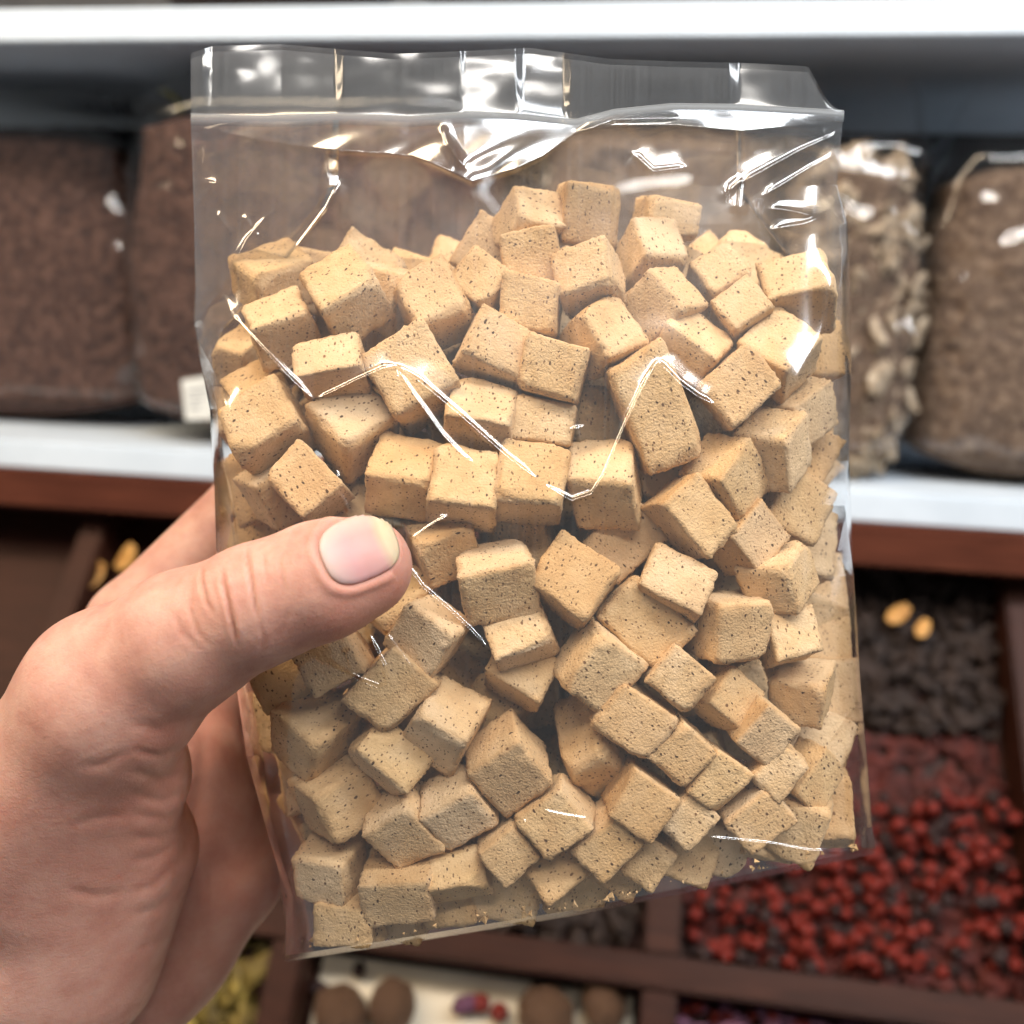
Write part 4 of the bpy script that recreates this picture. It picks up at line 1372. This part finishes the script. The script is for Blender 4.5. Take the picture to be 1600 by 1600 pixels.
def surface_nets(f, lo, hi, step):
    n = np.ceil((hi - lo) / step).astype(int) + 1
    xs = [lo[k] + step * np.arange(n[k]) for k in range(3)]
    val = np.empty(n, np.float32)
    for i in range(0, n[0], 16):
        g = np.stack(np.meshgrid(xs[0][i:i + 16], xs[1], xs[2], indexing='ij'), -1).astype(np.float32)
        val[i:i + 16] = f(g)
    val[0] = val[-1] = 1e-3; val[:, 0] = val[:, -1] = 1e-3; val[:, :, 0] = val[:, :, -1] = 1e-3
    ins = val < 0
    cnt = np.zeros(n - 1, np.int8)
    for dx in (0, 1):
        for dy in (0, 1):
            for dz in (0, 1):
                cnt += ins[dx:n[0] - 1 + dx, dy:n[1] - 1 + dy, dz:n[2] - 1 + dz]
    act = (cnt > 0) & (cnt < 8)
    ids = -np.ones(n - 1, np.int64)
    c = np.argwhere(act); ids[act] = np.arange(len(c))
    acc = np.zeros((len(c), 3)); num = np.zeros(len(c))
    cor = [(x, y, z) for x in (0, 1) for y in (0, 1) for z in (0, 1)]
    for p in cor:
        for k in range(3):
            if p[k]: continue
            q = list(p); q[k] = 1
            a = val[c[:, 0] + p[0], c[:, 1] + p[1], c[:, 2] + p[2]]; b = val[c[:, 0] + q[0], c[:, 1] + q[1], c[:, 2] + q[2]]
            m = (a < 0) != (b < 0)
            t = np.where(m, a / np.where(m, a - b, 1), 0)
            e = np.array(p, float)[None] + np.zeros((len(c), 3)); e[:, k] = t
            acc[m] += e[m]; num[m] += 1
    V = lo + (c + acc / num[:, None]) * step
    quads = []
    for k in range(3):
        i1, i2 = (k + 1) % 3, (k + 2) % 3
        sl0 = [slice(None)] * 3; sl1 = [slice(None)] * 3
        sl0[k] = slice(0, -1); sl1[k] = slice(1, None)
        m = ins[tuple(sl0)] != ins[tuple(sl1)]
        for e in (i1, i2):
            s = [slice(None)] * 3; s[e] = slice(1, -1); 
        ee = np.argwhere(m)
        ee = ee[(ee[:, i1] > 0) & (ee[:, i2] > 0) & (ee[:, i1] < n[i1] - 1) & (ee[:, i2] < n[i2] - 1)]
        o1 = np.zeros(3, int); o1[i1] = 1; o2 = np.zeros(3, int); o2[i2] = 1
        q = np.stack([ids[tuple((ee - o1 - o2).T)], ids[tuple((ee - o2).T)], ids[tuple(ee.T)], ids[tuple((ee - o1).T)]], 1)
        flip = ~ins[tuple(ee.T)]
        q[flip] = q[flip][:, ::-1]
        quads.append(q)
    return V, np.concatenate(quads)


lo_ = np.array([-0.150, -0.150, -0.262]); hi_ = np.array([-0.002, 0.030, -0.143])
HV, HF = surface_nets(sd_hand, lo_, hi_, 0.00090)


def vnormals(V, Fq):
    n = np.cross(V[Fq[:, 2]] - V[Fq[:, 0]], V[Fq[:, 3]] - V[Fq[:, 1]])
    out = np.zeros_like(V)
    ii = Fq.ravel()
    for c in range(3): out[:, c] = np.bincount(ii, np.repeat(n[:, c], 4), len(V))
    return out / np.maximum(np.linalg.norm(out, axis=1, keepdims=True), 1e-12)


def relax(V, Fq, it):
    for _ in range(it):
        ii = np.concatenate([Fq.ravel(), Fq.ravel()]); jj = np.concatenate([np.roll(Fq, 1, 1).ravel(), np.roll(Fq, -1, 1).ravel()])
        cn = np.bincount(ii, minlength=len(V))
        acc = np.stack([np.bincount(ii, V[jj, c], len(V)) for c in range(3)], 1)
        V = V * 0.5 + 0.5 * acc / np.maximum(cn, 1)[:, None]
    return V


HV = relax(HV, HF, 3)
# refine: split every quad of the seen side once (midpoint), by global subdivision of the mesh


def subdivide(V, Fq):
    e = np.sort(np.stack([Fq, np.roll(Fq, -1, 1)], -1).reshape(-1, 2), 1)
    ue, inv = np.unique(e, axis=0, return_inverse=True)
    inv = inv.reshape(-1).reshape(len(Fq), 4)
    mid = V[ue].mean(1); cen = V[Fq].mean(1)
    n0, n1 = len(V), len(V) + len(mid)
    m = inv + n0; c = (np.arange(len(Fq)) + n1)
    q = [np.stack([Fq[:, k], m[:, k], c, m[:, (k + 3) % 4]], 1) for k in range(4)]
    return np.concatenate([V, mid, cen]), np.concatenate(q)


HV, HF = subdivide(HV, HF)
HV = relax(HV, HF, 2)
HN = vnormals(HV, HF)
hd = -HV[:, 2]; hx = 800 + F * HV[:, 0] / hd; hy = 800 - F * HV[:, 1] / hd
face = np.clip(HN[:, 2] * 4 + 0.4, 0, 1)
dsp = np.zeros(len(HV)); red = np.zeros(len(HV)); dark = np.zeros(len(HV))
LINES = [  # knuckle and palm creases: polyline, depth, width px, max distance of the surface
 ([(316, 884), (314, 905), (322, 940), (334, 962)], .00030, 3.0, .180), ([(346, 885), (350, 915), (358, 948), (366, 985), (372, 1010)], .00055, 3.2, .180),
 ([(386, 852), (388, 880), (394, 915), (398, 945), (404, 968)], .00045, 3.0, .180), ([(412, 862), (414, 890), (420, 915)], .00018, 2.4, .180),
 ([(436, 868), (440, 900), (446, 930)], .00014, 2.4, .180), ([(462, 850), (466, 880)], .00010, 2.4, .180), ([(452, 950), (440, 980), (428, 1000)], .00012, 3, .180),
 ([(300, 915), (296, 950), (310, 990), (330, 1010)], .00016, 3.5, .180), ([(270, 950), (282, 985), (310, 1015)], .00012, 4, .180),
 ([(404, 968), (412, 1000), (405, 1020)], .00014, 3, .180),
 ([(205, 1172), (250, 1182), (296, 1165)], .00040, 6, .22), ([(200, 1205), (250, 1218), (305, 1200)], .00045, 7, .22), ([(200, 1240), (255, 1252), (302, 1228)], .00035, 6, .22),
 ([(200, 1272), (260, 1280), (298, 1258)], .00040, 7, .22), ([(200, 1310), (250, 1310), (292, 1282)], .00030, 6, .22), ([(200, 1345), (240, 1340), (285, 1310)], .00030, 6, .22),
 ([(200, 1395), (240, 1385), (278, 1345)], .00030, 7, .22), ([(200, 1432), (245, 1420), (290, 1370), (300, 1340)], .00035, 7, .22),
 ([(200, 1490), (250, 1470), (290, 1425)], .00025, 7, .22), ([(312, 1115), (318, 1180), (305, 1260), (290, 1330), (268, 1400)], .0009, 12, .23),
 ([(200, 1130), (250, 1140), (300, 1112)], .00035, 9, .22), ([(310, 1350), (315, 1400), (305, 1470)], .00022, 5, .24), ([(326, 1345), (330, 1400), (325, 1450)], .00018, 5, .24),
 ([(120, 1200), (160, 1195), (205, 1172)], .00035, 7, .22), ([(110, 1290), (150, 1280), (200, 1272)], .00035, 8, .22), ([(100, 1390), (150, 1400), (200, 1395)], .00035, 8, .22),
]
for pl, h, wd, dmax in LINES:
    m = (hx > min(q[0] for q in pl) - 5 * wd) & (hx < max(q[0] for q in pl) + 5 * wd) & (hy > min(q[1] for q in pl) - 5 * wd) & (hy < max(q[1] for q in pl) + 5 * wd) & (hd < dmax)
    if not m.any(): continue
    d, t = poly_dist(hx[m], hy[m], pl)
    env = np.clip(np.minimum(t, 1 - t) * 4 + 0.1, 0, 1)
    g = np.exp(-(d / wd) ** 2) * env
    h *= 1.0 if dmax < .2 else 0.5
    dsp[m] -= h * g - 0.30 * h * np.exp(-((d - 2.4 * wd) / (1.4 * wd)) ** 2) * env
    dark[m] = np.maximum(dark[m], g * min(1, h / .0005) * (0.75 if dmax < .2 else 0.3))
for (cx_, cy_, r_, a_) in [(560, 930, 70, .55), (615, 900, 45, .5), (330, 930, 90, .30), (300, 1110, 80, .45), (260, 1250, 130, .55), (380, 1380, 100, .55), (250, 1540, 140, .5), (90, 1350, 170, .4), (520, 985, 60, .5)]:
    red += a_ * np.exp(-((hx - cx_) ** 2 + (hy - cy_) ** 2) / r_ ** 2)
# nail bed: fold round the nail
NCX, NCY = 561.0, 857.0
E1 = np.array([.92, -.39]); E2 = np.array([.39, .92])
NA, NB, NE = 60.0, 51.0, 2.9
u_ = ((hx - NCX) * E1[0] + (hy - NCY) * E1[1]) / NA; v_ = ((hx - NCX) * E2[0] + (hy - NCY) * E2[1]) / NB
rr_ = (np.abs(u_) ** NE + np.abs(v_) ** NE) ** (1 / NE)
onth = (hd < .1665) & (HN[:, 2] > 0)
wall = np.where(u_ > 0.55, 0.0, 1.0) * np.clip((0.9 - u_) * 2, 0, 1)
dsp += onth * (0.00042 * np.exp(-((rr_ - 1.20) / 0.13) ** 2) * wall - 0.00045 * np.clip(1.06 - rr_, 0, 0.12) / 0.12)
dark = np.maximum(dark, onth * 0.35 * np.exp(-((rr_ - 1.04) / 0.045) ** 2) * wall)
HV2 = HV + HN * (dsp * face)[:, None]
W = to_world(HV2)
hroot = Vector(W.mean(0))
hand = mesh_np('hand', W, HF, M['skin'])
ca = hand.data.color_attributes.new('tone', 'FLOAT_COLOR', 'POINT')
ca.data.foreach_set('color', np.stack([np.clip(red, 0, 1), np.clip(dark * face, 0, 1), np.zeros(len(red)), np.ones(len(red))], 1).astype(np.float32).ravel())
tag(hand, 'bare left hand gripping the clear bag, thumb across the front', 'hand')

# thumbnail: a curved plate laid on the thumb
gn = 41
gu, gv = np.meshgrid(np.linspace(-1, 1, gn), np.linspace(-1, 1, gn), indexing='ij')
mx = np.maximum(np.abs(gu), np.abs(gv)); ln_ = (np.abs(gu) ** NE + np.abs(gv) ** NE) ** (1 / NE)
k_ = np.where(ln_ > 1e-6, mx / np.maximum(ln_, 1e-6), 1)
nu, nv = gu * k_, gv * k_
npx = NCX + nu * NA * E1[0] + nv * NB * E2[0]; npy = NCY + nu * NA * E1[1] + nv * NB * E2[1]
ray = np.stack([(npx - 800) / F, -(npy - 800) / F, -np.ones_like(npx)], -1); ray /= np.linalg.norm(ray, axis=-1, keepdims=True)
tcur = np.full(npx.shape, 0.140)
for _ in range(60):
    tcur = tcur + np.clip(sd_hand((ray * tcur[..., None]).astype(np.float32)), -0.001, 0.004) * 0.9
pc = ray * tcur[..., None]
eps = 1e-4
gr = np.stack([sd_hand((pc + np.eye(3)[k] * eps).astype(np.float32)) - sd_hand((pc - np.eye(3)[k] * eps).astype(np.float32)) for k in range(3)], -1)
gr /= np.linalg.norm(gr, axis=-1, keepdims=True)
rad_ = (np.abs(nu) ** NE + np.abs(nv) ** NE) ** (1 / NE)
lift = 0.00030 - 0.00035 * np.clip((rad_ - 0.82) / 0.18, 0, 1) ** 2 * np.where(nu > 0.5, 0.5, 1.0)
pn = pc + gr * lift[..., None]
rim = pn.copy()
o = mesh_np('fingernail', to_world(pn.reshape(-1, 3)), grid_faces(gn, gn)[:, ::-1], M['nail'])
so = o.modifiers.new('plate', 'SOLIDIFY'); so.thickness = 0.0005; so.offset = -1
ca = o.data.color_attributes.new('tone', 'FLOAT_COLOR', 'POINT')
uu = (nu + 1) / 2 + 0.05 * (1 - nv ** 2) - 0.05
upl = np.clip((-nv - 0.35) * 1.6, 0, 1)
ca.data.foreach_set('color', np.stack([np.clip(uu, 0, 1), upl, np.zeros_like(uu), np.ones_like(uu)], -1).astype(np.float32).ravel())
o.parent = hand
tag(o, 'pale pink thumbnail with a cream free edge')
